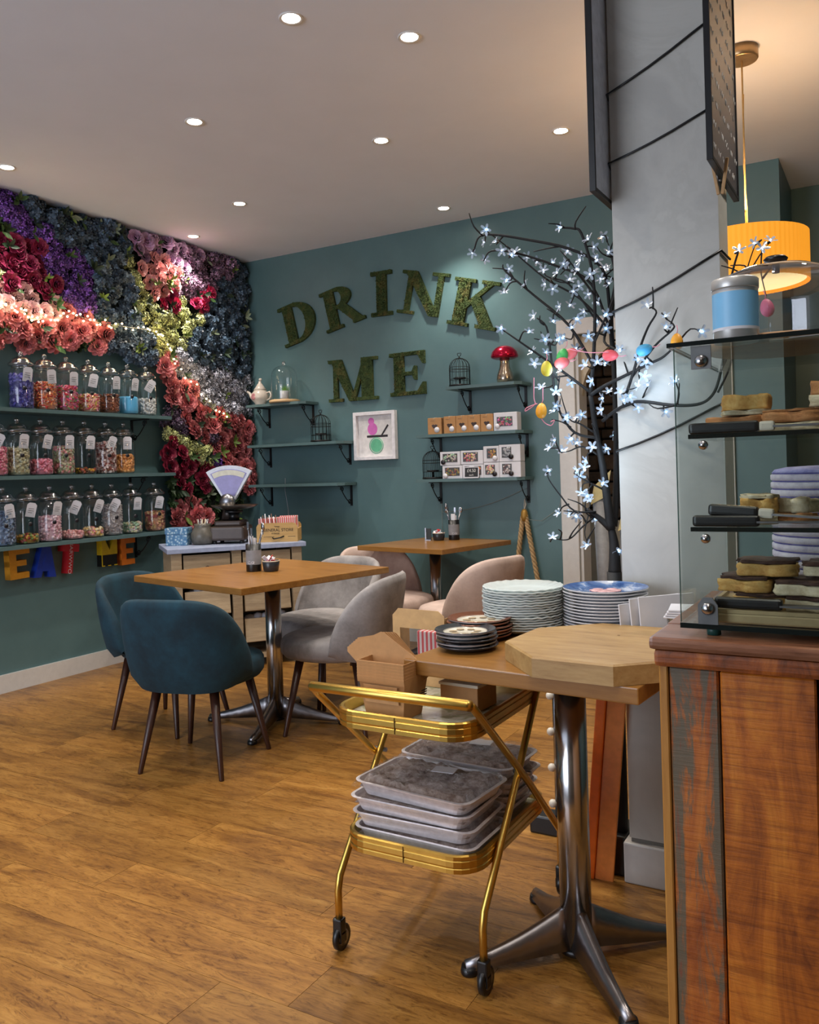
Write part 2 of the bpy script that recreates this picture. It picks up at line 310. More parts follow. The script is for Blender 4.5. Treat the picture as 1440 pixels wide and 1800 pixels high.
BLOSSOMS=[
 (-1.088,2.409,1.968,-1.097,2.440,1.968,1), (-1.100,2.422,1.933,-1.106,2.440,1.958,0), (-1.054,2.403,1.921,-1.069,2.448,1.942,0), (-1.163,2.463,1.919,-1.146,2.440,1.924,0), (-1.122,2.461,1.888,-1.116,2.450,1.889,0), (-1.055,2.451,1.907,-1.064,2.458,1.905,0), (-1.017,2.430,1.879,-1.035,2.466,1.900,1), (-1.006,2.437,1.888,-1.021,2.470,1.898,0), (-0.990,2.498,1.885,-0.970,2.482,1.876,0), (-0.963,2.502,1.866,-0.944,2.488,1.864,0), (-0.899,2.395,1.809,-0.905,2.420,1.817,0), (-1.020,2.419,1.837,-1.029,2.410,1.832,0), (-1.035,2.432,1.804,-1.010,2.412,1.810,1), (-1.036,2.412,1.763,-0.992,2.414,1.794,0), (-0.961,2.406,1.777,-0.975,2.416,1.777,0), (-0.858,2.438,1.941,-0.859,2.450,1.944,1), (-0.862,2.505,1.884,-0.848,2.480,1.885,0), (-0.774,2.446,1.892,-0.793,2.452,1.896,0), (-0.771,2.477,1.877,-0.788,2.454,1.875,0), (-0.745,2.481,1.907,-0.723,2.460,1.881,0), (-0.718,2.451,1.847,-0.712,2.460,1.849,0), (-0.765,2.494,1.852,-0.773,2.496,1.831,0), (-0.802,2.451,1.837,-0.810,2.488,1.858,0), (-0.910,2.509,1.856,-0.919,2.494,1.853,1), (-0.837,2.394,1.821,-0.836,2.440,1.839,0), (-0.856,2.396,1.796,-0.875,2.424,1.786,0), (-0.805,2.430,1.806,-0.808,2.442,1.798,0), (-0.776,2.488,1.803,-0.771,2.458,1.789,0), (-0.742,2.483,1.810,-0.754,2.500,1.818,0), (-0.736,2.513,1.810,-0.720,2.512,1.816,0), (-0.753,2.486,1.780,-0.752,2.508,1.795,0), (-0.728,2.492,1.763,-0.750,2.516,1.772,0), (-0.672,2.482,1.797,-0.696,2.460,1.802,1), (-0.817,2.385,1.768,-0.834,2.430,1.766,0), (-0.809,2.445,1.760,-0.820,2.434,1.744,0), (-0.813,2.403,1.738,-0.820,2.434,1.744,0), (-0.911,2.444,1.780,-0.924,2.480,1.804,0), (-0.888,2.437,1.761,-0.904,2.484,1.790,0), (-0.786,2.470,1.737,-0.773,2.448,1.743,0), (-0.756,2.461,1.707,-0.765,2.452,1.716,0), (-0.844,2.377,1.692,-0.879,2.426,1.684,0), (-0.865,2.523,1.721,-0.844,2.496,1.747,0), (-0.788,2.429,1.680,-0.778,2.446,1.680,0), (-0.927,2.380,1.675,-0.919,2.380,1.668,0), (-1.028,2.363,1.648,-1.029,2.390,1.642,1), (-0.938,2.361,1.625,-0.985,2.396,1.607,1), (-0.880,2.412,1.657,-0.879,2.426,1.684,1), (-0.815,2.391,1.627,-0.838,2.430,1.644,1), (-0.806,2.411,1.657,-0.838,2.430,1.644,1), (-0.785,2.551,1.668,-0.778,2.524,1.674,1), (-0.725,2.429,1.661,-0.729,2.452,1.668,1), (-0.740,2.478,1.630,-0.746,2.524,1.639,1), (-0.883,2.348,1.595,-0.887,2.384,1.608,1), (-0.948,2.417,1.573,-0.937,2.404,1.570,1), (-0.890,2.369,1.559,-0.883,2.390,1.562,1), (-0.932,2.381,1.531,-0.919,2.408,1.555,1), (-0.843,2.344,1.590,-0.886,2.386,1.592,1), (-0.867,2.461,1.615,-0.825,2.432,1.620,1), (-0.587,2.364,1.662,-0.579,2.380,1.658,0), (-0.532,2.335,1.619,-0.538,2.380,1.619,1), (-0.535,2.347,1.592,-0.536,2.384,1.581,1), (-0.709,2.554,1.613,-0.740,2.550,1.600,1), (-0.682,2.412,1.551,-0.692,2.450,1.550,1), (-0.616,2.359,1.514,-0.632,2.406,1.517,1), (-0.602,2.397,1.511,-0.610,2.408,1.518,1), (-0.748,2.410,1.523,-0.770,2.440,1.531,1), (-0.776,2.578,1.536,-0.740,2.548,1.544,1), (-0.780,2.400,1.516,-0.772,2.440,1.523,1), (-0.771,2.432,1.473,-0.775,2.440,1.481,1), (-0.839,2.440,1.473,-0.831,2.428,1.483,1), (-0.855,2.403,1.506,-0.865,2.420,1.512,1), (-0.930,2.427,1.462,-0.879,2.398,1.468,1), (-0.870,2.388,1.443,-0.878,2.400,1.444,1), (-0.604,2.377,1.466,-0.626,2.408,1.493,1), (-0.605,2.423,1.445,-0.627,2.440,1.412,1), (-0.618,2.369,1.439,-0.657,2.416,1.455,1), (-0.678,2.404,1.430,-0.667,2.420,1.430,1), (-0.649,2.390,1.416,-0.667,2.420,1.430,1), (-0.745,2.455,1.421,-0.756,2.434,1.444,1), (-0.763,2.566,1.447,-0.739,2.550,1.437,1), (-0.674,2.408,1.405,-0.673,2.418,1.390,1), (-0.633,2.409,1.383,-0.651,2.456,1.394,1), (-0.691,2.454,1.366,-0.680,2.484,1.362,1), (-0.740,2.417,1.384,-0.731,2.448,1.366,1), (-0.836,2.387,1.366,-0.843,2.420,1.366,1), (-0.864,2.369,1.401,-0.869,2.400,1.402,1), (-0.550,2.388,1.366,-0.550,2.368,1.385,1), (-0.506,2.315,1.440,-0.514,2.354,1.380,1), (-0.439,2.334,1.570,-0.505,2.380,1.559,1), (-0.888,2.424,1.388,-0.867,2.400,1.392,1), (-0.781,2.439,1.606,-0.765,2.444,1.610,1), (-0.830,2.465,1.574,-0.798,2.436,1.571,1), (-0.763,2.478,1.835,-0.773,2.496,1.831,0), (-0.809,2.490,1.862,-0.810,2.488,1.858,0), (-0.841,2.450,1.836,-0.836,2.440,1.839,0), (-0.763,2.415,1.783,-0.771,2.458,1.789,0), (-0.889,2.430,1.302,-0.869,2.410,1.265,1), (-0.910,2.432,1.279,-0.869,2.410,1.265,1), (-0.873,2.436,1.268,-0.864,2.412,1.265,1), (-0.836,2.417,1.304,-0.833,2.440,1.323,1), (-0.828,2.441,1.290,-0.826,2.438,1.275,1), (-0.852,2.434,1.370,-0.843,2.420,1.366,1), (-0.810,2.437,1.376,-0.821,2.436,1.352,1), (-0.823,2.447,1.364,-0.826,2.432,1.355,1), (-0.696,2.476,1.367,-0.680,2.484,1.362,1), (-0.748,2.552,1.314,-0.738,2.550,1.322,1), (-0.745,2.477,1.273,-0.766,2.472,1.259,1), (-0.776,2.433,1.276,-0.788,2.462,1.264,1), (-0.813,2.486,1.238,-0.788,2.462,1.264,1), (-0.913,2.427,1.211,-0.905,2.400,1.206,1), (-0.810,2.396,1.211,-0.837,2.440,1.200,1), (-0.833,2.476,1.192,-0.826,2.448,1.191,1), (-0.818,2.475,1.215,-0.826,2.448,1.191,1), (-0.825,2.469,1.138,-0.801,2.466,1.172,1), (-0.794,2.426,1.133,-0.792,2.472,1.166,1), (-0.807,2.492,1.116,-0.815,2.470,1.091,1), (-0.753,2.444,1.168,-0.759,2.484,1.177,1), (-0.897,2.459,1.078,-0.855,2.432,1.108,1), (-0.857,2.443,1.074,-0.841,2.440,1.088,1), (-0.821,2.395,1.075,-0.841,2.440,1.088,1), (-0.887,2.373,1.012,-0.904,2.410,1.009,1), (-0.804,2.441,0.982,-0.803,2.440,0.990,1), (-0.725,2.496,0.965,-0.747,2.500,1.029,1), (-0.792,2.500,1.059,-0.783,2.490,1.064,1), (-0.339,2.324,1.765,-0.337,2.300,1.757,0), (-0.292,2.270,1.765,-0.299,2.320,1.774,0), (-0.277,2.271,1.750,-0.283,2.320,1.761,0), (-0.259,2.279,1.767,-0.264,2.320,1.774,0),]
EGGS=[ ('yellow',(-0.882, 2.35, 1.511),0),('green',(-0.85, 2.4, 1.55),20),('coral',(-0.832, 2.42, 1.557),70),('coral',(-0.845, 2.38, 1.527),80),('red',(-0.697, 2.37, 1.534),95),('blue',(-0.598, 2.36, 1.539),75),('orange',(-0.507, 2.35, 1.551),0),('orange',(-0.906, 2.36, 1.389),5),('pink',(-0.27, 2.28, 1.603),-10) ]
SITES={
 'purple':[ (3.12,2.81),(3.27,2.77),(3.40,2.68),(3.48,2.55),(3.57,2.68),(3.16,2.74),(3.63,2.51),(3.62,2.36),(4.76,1.34),(4.54,1.11),(3.58,2.39) ],
 'navy':[ (3.33,2.83),(3.43,2.84),(3.55,2.81),(3.68,2.74),(3.77,2.68),(3.52,2.90),(3.82,2.88),(4.01,2.85),(3.74,2.49),(3.85,2.44),(4.08,2.32),(3.94,2.26),(3.80,2.35),(3.84,2.12),(4.03,2.16),(4.23,2.10),(3.98,2.04),(4.12,1.99),(4.95,2.71),(5.08,2.64),(4.88,2.52),(5.00,2.45),(4.81,2.34),(4.93,2.27),(5.06,2.24),(4.74,2.24),(4.68,2.11),(4.86,2.13),(5.05,2.10),(3.88,2.71),(3.64,2.80),(3.88,2.59),(3.99,2.44) ],
 'greyblue':[ (3.95,2.64),(3.97,2.53),(3.81,2.62),(4.04,2.39) ],
 'burgundy':[ (3.19,2.65),(3.15,2.55),(3.26,2.61),(3.32,2.54),(3.24,2.47),(3.16,2.42),(3.36,2.49),(3.31,2.38),(3.41,2.38),(3.11,2.61),(3.20,2.53),(3.11,2.50) ],
 'blush':[ (3.07,2.34),(3.16,2.35),(3.23,2.32),(3.31,2.31),(3.37,2.29),(3.45,2.28),(3.08,2.28),(3.25,2.25) ],
 'coral':[ (3.06,2.17),(3.13,2.15),(3.25,2.13),(3.36,2.17),(3.44,2.12),(3.57,2.14),(3.68,2.19),(3.53,2.24),(3.10,2.10),(3.61,2.11),(3.40,2.08),(4.33,2.03),(4.44,1.96),(4.38,1.83),(4.55,1.85),(4.57,1.72),(4.48,1.68),(4.69,1.67),(4.74,1.56),(4.90,1.56),(4.83,1.43),(4.99,1.48),(5.03,1.66),(5.08,1.39),(4.92,1.30),(5.04,1.26),(4.34,0.98),(4.51,1.02),(4.62,0.93),(4.39,0.86),(4.68,0.96),(4.33,1.95),(4.62,1.62),(4.97,1.68) ],
 'limegreen':[ (4.03,2.72),(4.07,2.63),(4.12,2.52),(4.19,2.43),(4.24,2.34),(4.35,2.36),(4.52,2.44),(4.58,2.47),(4.40,2.28),(4.45,2.21),(3.04,2.43),(4.37,2.20),(4.34,2.13),(4.37,1.55),(4.48,1.51),(4.59,1.47),(4.70,1.39),(4.82,1.30),(4.31,1.51),(4.60,2.39) ],
 'rosepink':[ (4.10,2.75),(4.18,2.71),(4.25,2.66),(4.30,2.59),(4.36,2.72),(4.42,2.69),(4.20,2.61),(4.28,2.55) ],
 'lilac':[ (4.08,2.82),(4.18,2.81),(4.45,2.82),(4.53,2.82),(4.62,2.84) ],
 'mauve':[ (4.65,2.80),(4.83,2.81),(4.58,2.68),(4.76,2.72),(4.47,2.62),(4.89,2.78),(4.64,2.61) ],
 'magenta':[ (4.43,2.45),(4.52,2.44),(4.61,2.54),(4.70,2.60),(4.38,2.48),(4.37,2.32),(4.35,2.42) ],
 'lavender':[ (4.50,2.05),(4.73,1.99),(4.85,1.91),(4.98,2.01),(5.04,1.88),(4.91,1.83),(4.58,2.02),(4.97,1.79),(5.04,1.75),(4.73,1.90) ],
 'plum':[ (4.27,1.79),(4.32,1.71),(4.37,1.63),(4.54,1.55),(4.65,1.52),(4.29,1.63),(4.42,1.59),(4.80,1.48) ],
 'wine':[ (4.39,1.43),(4.47,1.35),(4.52,1.26),(4.61,1.30),(4.73,1.28),(4.41,1.27),(4.43,1.18),(4.30,1.35),(4.70,1.22) ],
 'leafgreen':[ (3.61,2.07),(4.30,1.23),(4.35,1.15),(4.58,1.18),(4.29,1.11),(4.75,1.05),(4.85,1.17),(4.22,1.86),(4.20,1.98),(3.12,2.76),(4.54,1.10),(4.91,1.13),(4.87,0.87) ],
}

# ================================================================== structure
floor = struct(MB().box(-4.7, 1.6, -1.5, 6.6, -.06, -.012).build('floor', mat('dark_subfloor', (40, 26, 14), .8)))
PLANK = N('oak_vinyl_plank'); PLANK.set(Roughness=.34)
_a = PLANK.noise(2.2, 9, (1, 5.5, 5.5), .68, offs=True, dist=1.2); _b = PLANK.noise(9, 8, (1, 4.5, 4.5), .75, offs=True, dist=3)
_c = PLANK.ramp(_a, [(.3, lin((104, 66, 28))), (.48, lin((148, 103, 46))), (.62, lin((166, 120, 58))), (.75, lin((182, 138, 74)))])
_d = PLANK.ramp(_b, [(.36, (.36, .28, .22, 1)), (.45, (.80, .76, .70, 1)), (.54, (1.05, 1.05, 1.05, 1))])
_e = PLANK.mix(.85, _c, _d, 'MULTIPLY')
_o = PLANK.n('ShaderNodeObjectInfo'); _m = PLANK.n('ShaderNodeMapRange', i_3=.78, i_4=1.08); PLANK.l(_o.outputs['Random'], _m.inputs[0])
_h = PLANK.n('ShaderNodeHueSaturation'); PLANK.l(_m.outputs[0], _h.inputs['Value']); PLANK.l(_e, _h.inputs['Color']); PLANK.col(_h.outputs[0])
PLANK.bump(_b, .08, .002); PLANK = PLANK.m
k = 0; y = .62
while y < 6.2:
    x = -4.55-rnd.uniform(0, 1.2); y1 = min(y+.178, 6.4)
    while x < 1.2:
        x0, x1 = max(x, -4.545), min(x+1.25, 1.2)
        if x1-x0 > .03 and not (y1 > 5.3 and x1 < -2):
            g = .0006
            MB().box(x0+g, x1-g, y+g, min(y1, 6.2)-g, -.012, 0).build('plank', PLANK, floor); k += 1
        x += 1.25
    y += .178
ceiling = struct(MB().box(-4.7, 1.6, -1.5, 6.4, CEIL, CEIL+.1).build('ceiling', mat('ceiling_paint', (228, 234, 246), .75, var=.02, scale=3)))
struct(MB().box(-4.7, -4.55, -1.5, 5.4, 0, CEIL).build('wall_left', TEAL))
wb = MB(); DX0, DX1, DZ = -1.775, -.93, 2.07
wb.box(-4.55, DX0, 5.25, 5.4, 0, CEIL); wb.box(DX1, -.54, 5.25, 5.4, 0, CEIL); wb.box(DX0, DX1, 5.25, 5.4, DZ, CEIL)
wb.box(-.64, -.54, 5.4, 5.95, 0, CEIL)
struct(wb.build('wall_back', TEAL))
struct(MB().box(-.64, 1.6, 5.9, 6.05, 0, CEIL).build('wall_recess', TEAL))
struct(MB().box(1.5, 1.6, -1.4, 5.9, 0, CEIL).build('wall_right', TEAL))  # unseen; extended forward to keep sky light off the left wall
struct(MB().box(-1.35, 1.6, -1.5, -1.4, 0, CEIL).build('wall_front', mat('warm_plaster', (150, 136, 120), .8)))  # unseen wall added behind the camera to darken reflections in the cake case
struct(MB().box(-4.55, -4.53, -1.4, 5.25, 0, .105).build('baseboard_left', WHITEP))
struct(MB().box(-4.53, DX0-.12, 5.23, 5.25, 0, .105).build('baseboard_back', WHITEP))
# doorway: white casing, cream arch lining, dark stone room behind
tr = MB().rbox(DX0-.115, DX0, 5.225, 5.25, 0, DZ+.1, .006).rbox(DX1, DX1+.115, 5.225, 5.25, 0, DZ+.1, .006).rbox(DX0, DX1, 5.225, 5.25, DZ, DZ+.1, .006)
tr.box(DX0, DX0+.02, 5.25, 5.4, 0, DZ).box(DX1-.02, DX1, 5.25, 5.4, 0, DZ)
struct(tr.build('trim_1', WHITEP))
ar = MB(); n = 16; cx = (DX0+DX1)/2; hw = (DX1-DX0)/2-.02
pts = [(cx+hw*cos(a), 1.68+.36*sin(a)) for a in [pi*i/n for i in range(n+1)]]
for (xa, za), (xb, zb) in zip(pts, pts[1:]): ar.prism([(xa, za), (xa, DZ), (xb, DZ), (xb, zb)], 0, .05, at(FACE_BACK, 0, 5.36, 0))
struct(ar.build('trim_2', mat('cream_paint', (202, 190, 168), .6)))
stone = struct(MB().box(-2.6, -.65, 6.12, 6.2, 0, CEIL).build('wall_alcove', mat('mortar', (52, 44, 38), .9)))
STONE = mat('brown_stone', (92, 74, 60), .85, var=.35, scale=18, bump=.6, vary=.35)
bz = .84
while bz < 2.3:
    bx = -2.3-rnd.uniform(0, .2); h = rnd.uniform(.075, .13)
    while bx < -.9:
        l = rnd.uniform(.16, .3)
        MB().rbox(bx, bx+l-.014, 6.075-rnd.uniform(0, .02), 6.12, bz, bz+h-.014, .008, 1).build('stone', STONE, stone); bx += l
    bz += h
MB().box(-2.3, -.9, 6.08, 6.12, .0, .82).build('wainscot_panel', CREAMP, stone)
# pillar with stone slab faces
PX0, PX1, PY0, PY1 = -.70, -.405, 2.437, 2.575
MARB = N('pale_marble'); _a = MARB.noise(2.2, 8, (1, 1, 1), .6, dist=1.6)
MARB.col(MARB.ramp(_a, [(.38, lin((178, 176, 170))), (.5, lin((189, 187, 180))), (.56, lin((183, 181, 174))), (.6, lin((192, 190, 183)))])); MARB.set(Roughness=.3); MARB = MARB.m
pil = struct(MB().box(PX0+.004, PX1-.004, PY0+.004, PY1, 0, CEIL).build('pillar', mat('pillar_core', (120, 116, 108), .8)))
zz = .13
for i, h in enumerate([.62, 2.3]):
    z1 = min(zz+h, CEIL); MB().rbox(PX0, PX1, PY0, PY0+.01, zz, z1-.0015, .001, 1).build('slab', MARB, pil)
    MB().rbox(PX1-.01, PX1, PY0+.01, PY1, zz, z1-.0015, .001, 1).build('slab', MARB, pil); zz = z1
MB().rbox(PX0-.016, PX1+.012, PY0-.014, PY1, 0, .118, .005).build('plinth', WHITEP, pil)
# black cables wound round the pillar
for i, (za, zb, lab) in enumerate([(2.30, 2.44, 'black cable wound round pillar, highest turn under the ceiling'), (2.10, 2.2, 'black cable wound round pillar just below the chalkboard tops'),
        (1.668, 1.80, 'black cable wound round pillar level with the orange lampshade'), (1.262, 1.385, 'black cable wound round pillar level with the cake case shelves')]):
    c = MB(); P = [(PX0-.004, PY1, za-.06), (PX0-.005, PY0-.004, za)]
    for t in (.2, .4, .6, .8): P.append((PX0+(PX1-PX0)*t, PY0-.005, za+(zb-za)*t-.008*sin(pi*t)))
    P += [(PX1+.004, PY0-.004, zb), (PX1+.005, PY1, zb+.004)]
    c.tube(P, .0035, 6); tag(c.build('cable', BLACK), lab, 'cable', 'cables round the pillar')
# downlights
LAMP = emit('downlight_glow', (255, 244, 225), 30)
LABS = ['far left, at the frame edge above purple flowers', 'in the middle of the left half, second row', 'nearest, at the top of the frame left of centre', 'just above the middle, fourth from the top',
        'nearest right, at the top of the frame', 'rightmost, beside the left chalkboard', 'above the lilac flowers, right of the corner light', 'farthest, nearest the back wall lettering', 'in the wall corner over the flower wall']
proto = None
for (x, y), lab in zip(SPOTS, LABS):
    if proto is None:
        d = thing('downlight', '', 'downlight', T(x, y, CEIL), 'ceiling downlights')
        MB().lathe([(.034, -.001), (.045, -.006), (.047, -.003), (.047, .0)], 28, None, False).build('bezel', mat('white_bezel', (225, 222, 216), .3), d)
        MB().lathe([(1e-5, -.0025), (.034, -.0015)], 24, None, False).build('lens', LAMP, d); proto = d
    else: d = copy_tree(proto, T(x, y, CEIL))
    d['label'] = 'round recessed ceiling downlight, '+lab
for (x, y) in SPOTS+SPOT_MORE:
    l = bpy.data.lights.new('downlight_beam', 'SPOT'); l.energy = SPOT_W; l.spot_size = R(112); l.spot_blend = .75; l.shadow_soft_size = .04; l.color = (1, .91, .80)
    o = bpy.data.objects.new('downlight_beam', l); COL.objects.link(o); o.location = (x, y, CEIL-.02)
# ================================================================== chairs
def velvet(name, c, hi):
    k = N(name); a = k.noise(7, 5, rough=.7); f = k.noise(300, 2)
    k.col(k.ramp(a, [(.35, lin(c)), (.68, lin(hi))])); k.set(Roughness=.9, Sheen_Weight=.25, Sheen_Roughness=.35); k.b.inputs['Sheen Tint'].default_value = lin(hi)
    k.bump(f, .15, .001); return k.m
def sup(t, a, b, n=2.5):
    c, s_ = cos(t), sin(t); return (a*math.copysign(abs(c)**(2/n), c), b*math.copysign(abs(s_)**(2/n), s_))
LEGM = wood('dark_walnut_leg', [(38, 20, 14), (58, 32, 22), (74, 42, 28)], 5, (8, 8, 1), .35)
def make_chair(vm, label):
    t = thing('velvet_chair', label, 'chair')
    prof = [(.02, .348), (.8, .35), (.93, .362), (.985, .38), (1, .405), (.99, .430), (.95, .447), (.82, .458), (.4, .463), (.001, .464)]
    s = MB(); n = 40
    def seat(u, v):
        j = min(len(prof)-1, int(round(v*(len(prof)-1)))); k, z = prof[j]; x, y = sup(2*pi*u, .25, .243, 2.3); return ((x+.022)*k, y*k, z)
    s.grid(seat, n, len(prof), wrap=True); s.build('seat', vm, t)
    b = MB()
    def smooth(x): x = max(0, min(1, x)); return x*x*(3-2*x)
    CS = []
    def top(a): return bot(a)+.012+(.745-bot(a)-.012)*max(0, 1-abs(a)**2.6)**.6
    def bot(a): return .350+.045*abs(a)**3
    ring = 16
    def back(u, v):
        a = -1+2*u; ph = pi+a*R(82); zb, zt = bot(a), top(a)
        q = v*ring; th = .021
        # closed section: outside up, round the rim, inside down
        seq = [(0, 0), (.15, 1), (.3, 1), (.45, 1), (.6, 1), (.75, 1), (.9, 1), (.97, .7), (1, 0), (.97, -.7), (.9, -1), (.75, -1), (.6, -1), (.45, -1), (.3, -1), (.12, -1), (0, 0)]
        h, sd = seq[min(ring, int(round(q)))]
        z = zb+(zt-zb)*h; lean = (.008+.062*max(0, cos(ph+pi)))*(z-.4)/.33+.006
        taper = min(1, (1-abs(a))/.05+.25)
        dx, dy = sup(ph, .24, .246, 2.7); L = math.hypot(dx, dy); bul = .012*sin(pi*h)
        rr_ = L+lean+bul+sd*th*taper; return (dx/L*rr_+.005, dy/L*rr_, z)
    b.grid(back, 65, ring+1); 
    b.build('backrest', vm, t)
    for x, y in ((.2, .2), (.2, -.2), (-.2, .19), (-.2, -.19)):
        kx, ky = x*.68, y*.68
        l = MB().tube([(x, y, 0), (x, y, .004), (kx, ky, .37)], [.0095, .0105, .021], 14); l.build('leg', LEGM, t)
    return t
TEALV = velvet('teal_velvet', (8, 36, 48), (16, 58, 74)); GREYV = velvet('grey_velvet', (120, 116, 116), (158, 154, 154)); PINKV = velvet('blush_velvet', (178, 156, 146), (205, 184, 174))
def place(t, x, y, deg, m=None): t.matrix_basis = T(x, y, 0, R(deg)); return t
a = place(make_chair(TEALV, 'teal velvet tub chair with its back to the viewer, nearest chair'), -2.606, 2.68, 103)
a['group'] = 'velvet tub chairs'
copy_tree(a, T(-3.17, 3.03, 0, R(6)), 'teal velvet tub chair farther left, partly behind the nearest chair')
c = place(make_chair(GREYV, 'grey velvet tub chair seen from the side, behind the gold trolley'), -2.35, 3.33, 193); c['group'] = 'velvet tub chairs'
copy_tree(c, T(-2.75, 3.74, 0, R(262)), 'grey velvet tub chair beyond the square table, in front of the cabinet')
e = place(make_chair(PINKV, 'blush velvet tub chair left of the back table by the wall'), -2.76, 4.5, -28); e['group'] = 'velvet tub chairs'
copy_tree(e, T(-2.14, 4.3, 0, R(165)), 'blush velvet tub chair right of the back table, its back to the viewer')

# ================================================================== tables
OAKT = wood('honey_oak_laminate', [(118, 78, 36), (142, 98, 46), (158, 114, 58)], 3, (1, 9, 9), .28, .03, .04)
FOOTM = mat('satin_steel', (150, 146, 148), .32, 1, var=.06)
def pedestal_table(name, label, m, w, d, h, base_deg, ox=0, oy=0, big=1.0, foot=.29, thick=.03):
    t = thing(name, label, 'table', m)
    MB().rbox(-w/2, w/2, -d/2, d/2, h-thick, h, .003, 2).build('tabletop', OAKT, t)
    MB().lathe([(.10, h-thick-.004), (.10, h-thick-.001)], 24, T(ox, oy, 0)).build('mounting_plate', BLACK, t)
    rp = .039*big
    MB().lathe([(rp, .03), (rp, h-thick-.004)], 36, T(ox, oy, 0)).build('post', CHROME, t)
    MB().lathe([(rp*.8, .012), (rp+.002, .016), (rp+.002, .03)], 36, T(ox, oy, 0)).build('hub', BLACK, t)
    for i in range(4):
        f = MB(); A = T(ox, oy, 0, R(base_deg+90*i)); L = foot; secs = []
        for j in range(9):
            q = j/8; x = .02+q*(L-.02); wd = .027*(1-.3*q)*big; zt = .034+.105*(1-q)-.012*sin(pi*q); zb = .013+.02*(1-q)
            secs.append([(x, -wd, zb), (x, -wd*.42, zt-.004), (x, 0, zt), (x, wd*.42, zt-.004), (x, wd, zb), (x, 0, zb-.002)])
        vs = [p for s_ in secs for p in s_]; fs = []
        for j in range(8):
            for k in range(6): k2 = (k+1) % 6; fs.append((j*6+k, (j+1)*6+k, (j+1)*6+k2, j*6+k2))
        fs += [tuple(range(6)), tuple(range(48, 54))[::-1]]
        f.add(vs, fs, A, None, True); ft = f.build('foot', FOOTM, t)
        MB().lathe([(.021, 0), (.023, .006), (.02, .02)], 16, A @ T(L-.012, 0, 0)).build('glide', BLACK, ft)
    return t
pedestal_table('square_table', 'square oak topped chrome pedestal table between the teal and grey chairs', T(-2.70, 3.2, 0, R(-13)), .88, .88, .755, 33, 0, .06, 1, .35)
pedestal_table('back_table', 'small square oak topped pedestal table by the teal back wall', T(-2.6, 4.8, 0, R(-11)), .70, .72, .755, 45)
FT = T(-.745, 2.09, 0, R(-5))
pedestal_table('front_table', 'oak topped chrome pedestal table in front, holding plates and a wooden board', FT, .60, .64, .755, 47, .037, -.085, 1.0, .29, .036)
# cutlery tins, ramekins
def cutlery_tin(name, label, m, cup=True):
    t = thing(name, label, 'cutlery holder', m, 'cutlery tins')
    MB().lathe([(.0355, 0), (.037, .004), (.037, .135), (.034, .135), (.034, .01)], 28).build('tin', BLACK, t)
    MB().lathe([(.0374, .035), (.0374, .105)], 28, None, False).build('label', mat('grey_label', (128, 128, 132), .6), t)
    text('C.GI', .018, WHITEC, t, T(.014, -.0355, .045, R(20)) @ FACE_BACK)
    for i in range(6):
        a = rnd.uniform(0, 6.28); l = rnd.uniform(.16, .2); tx, ty = .025*cos(a), .025*sin(a)
        c = MB(); c.tube([(tx*.4, ty*.4, .012), (tx*1.2, ty*1.2, l*.75), (tx*1.9, ty*1.9, l+.02)], [.002, .003, .003], 6)
        if i % 2: c.ball(tx*2, ty*2, l+.03, .011, 8, 1, .5, 1.7)
        else: c.box(tx*1.9-.006, tx*1.9+.006, ty*1.9-.001, ty*1.9+.001, l+.01, l+.05)
        c.build('spoon' if i % 2 else 'knife', STEEL, t)
    MB().box(-.012, .016, -.022, -.016, .06, .175).box(-.002, .022, -.012, -.006, .06, .165).build('napkin', WHITEC, t)
    return t
def ramekin(name, label, m):
    t = thing(name, label, 'ramekin', m, 'sugar pots')
    MB().lathe([(.032, 0), (.036, .004), (.043, .05), (.040, .052), (.034, .008), (1e-5, .007)], 28, None, True).build('pot', mat('charcoal_ceramic', (40, 42, 46), .3), t)
    MB().lathe([(.0433, .049), (.043, .053), (.040, .053)], 28, None, False).build('rim', mat('buff_rim', (186, 170, 150), .4), t)
    for i in range(9):
        mm = T(rnd.uniform(-.018, .018), rnd.uniform(-.018, .018), .05+rnd.uniform(-.004, .012), rnd.uniform(0, 3), rnd.uniform(-1, 1), rnd.uniform(-.9, .9))
        MB().rbox(-.026, .026, -.009, .009, -.002, .002, .0015, 1, mm).build('sugar_sachet', mat('red_sachet', (190, 40, 44), .5) if i % 3 == 0 else WHITEC, t)
    return t
cutlery_tin('cutlery_tin', 'black tin of cutlery with a grey label on the square table', T(-2.742, 3.19, .755))
ramekin('sugar_ramekin', 'dark pot of sugar sachets beside the tin on the square table', T(-2.655, 3.215, .755))
cutlery_tin('cutlery_tin', 'black tin of cutlery with napkins on the back table', T(-2.575, 5.03, .755, R(10)))
ramekin('sugar_ramekin', 'dark pot of red and white sachets on the back table', T(-2.66, 4.97, .755))
t = thing('card_holder', 'small steel card stand left of the sugar pot on the back table', 'card holder', T(-2.735, 4.96, .755, R(10)))
MB().rbox(-.022, .022, -.012, .012, 0, .006, .001).build('base', STEEL, t); MB().rbox(-.022, -.012, -.006, .006, .006, .085, .001).build('upright', STEEL, t)
MB().rbox(-.010, .022, -.003, .003, .006, .08, .001).build('card', mat('slate_card', (46, 50, 54), .6), t)

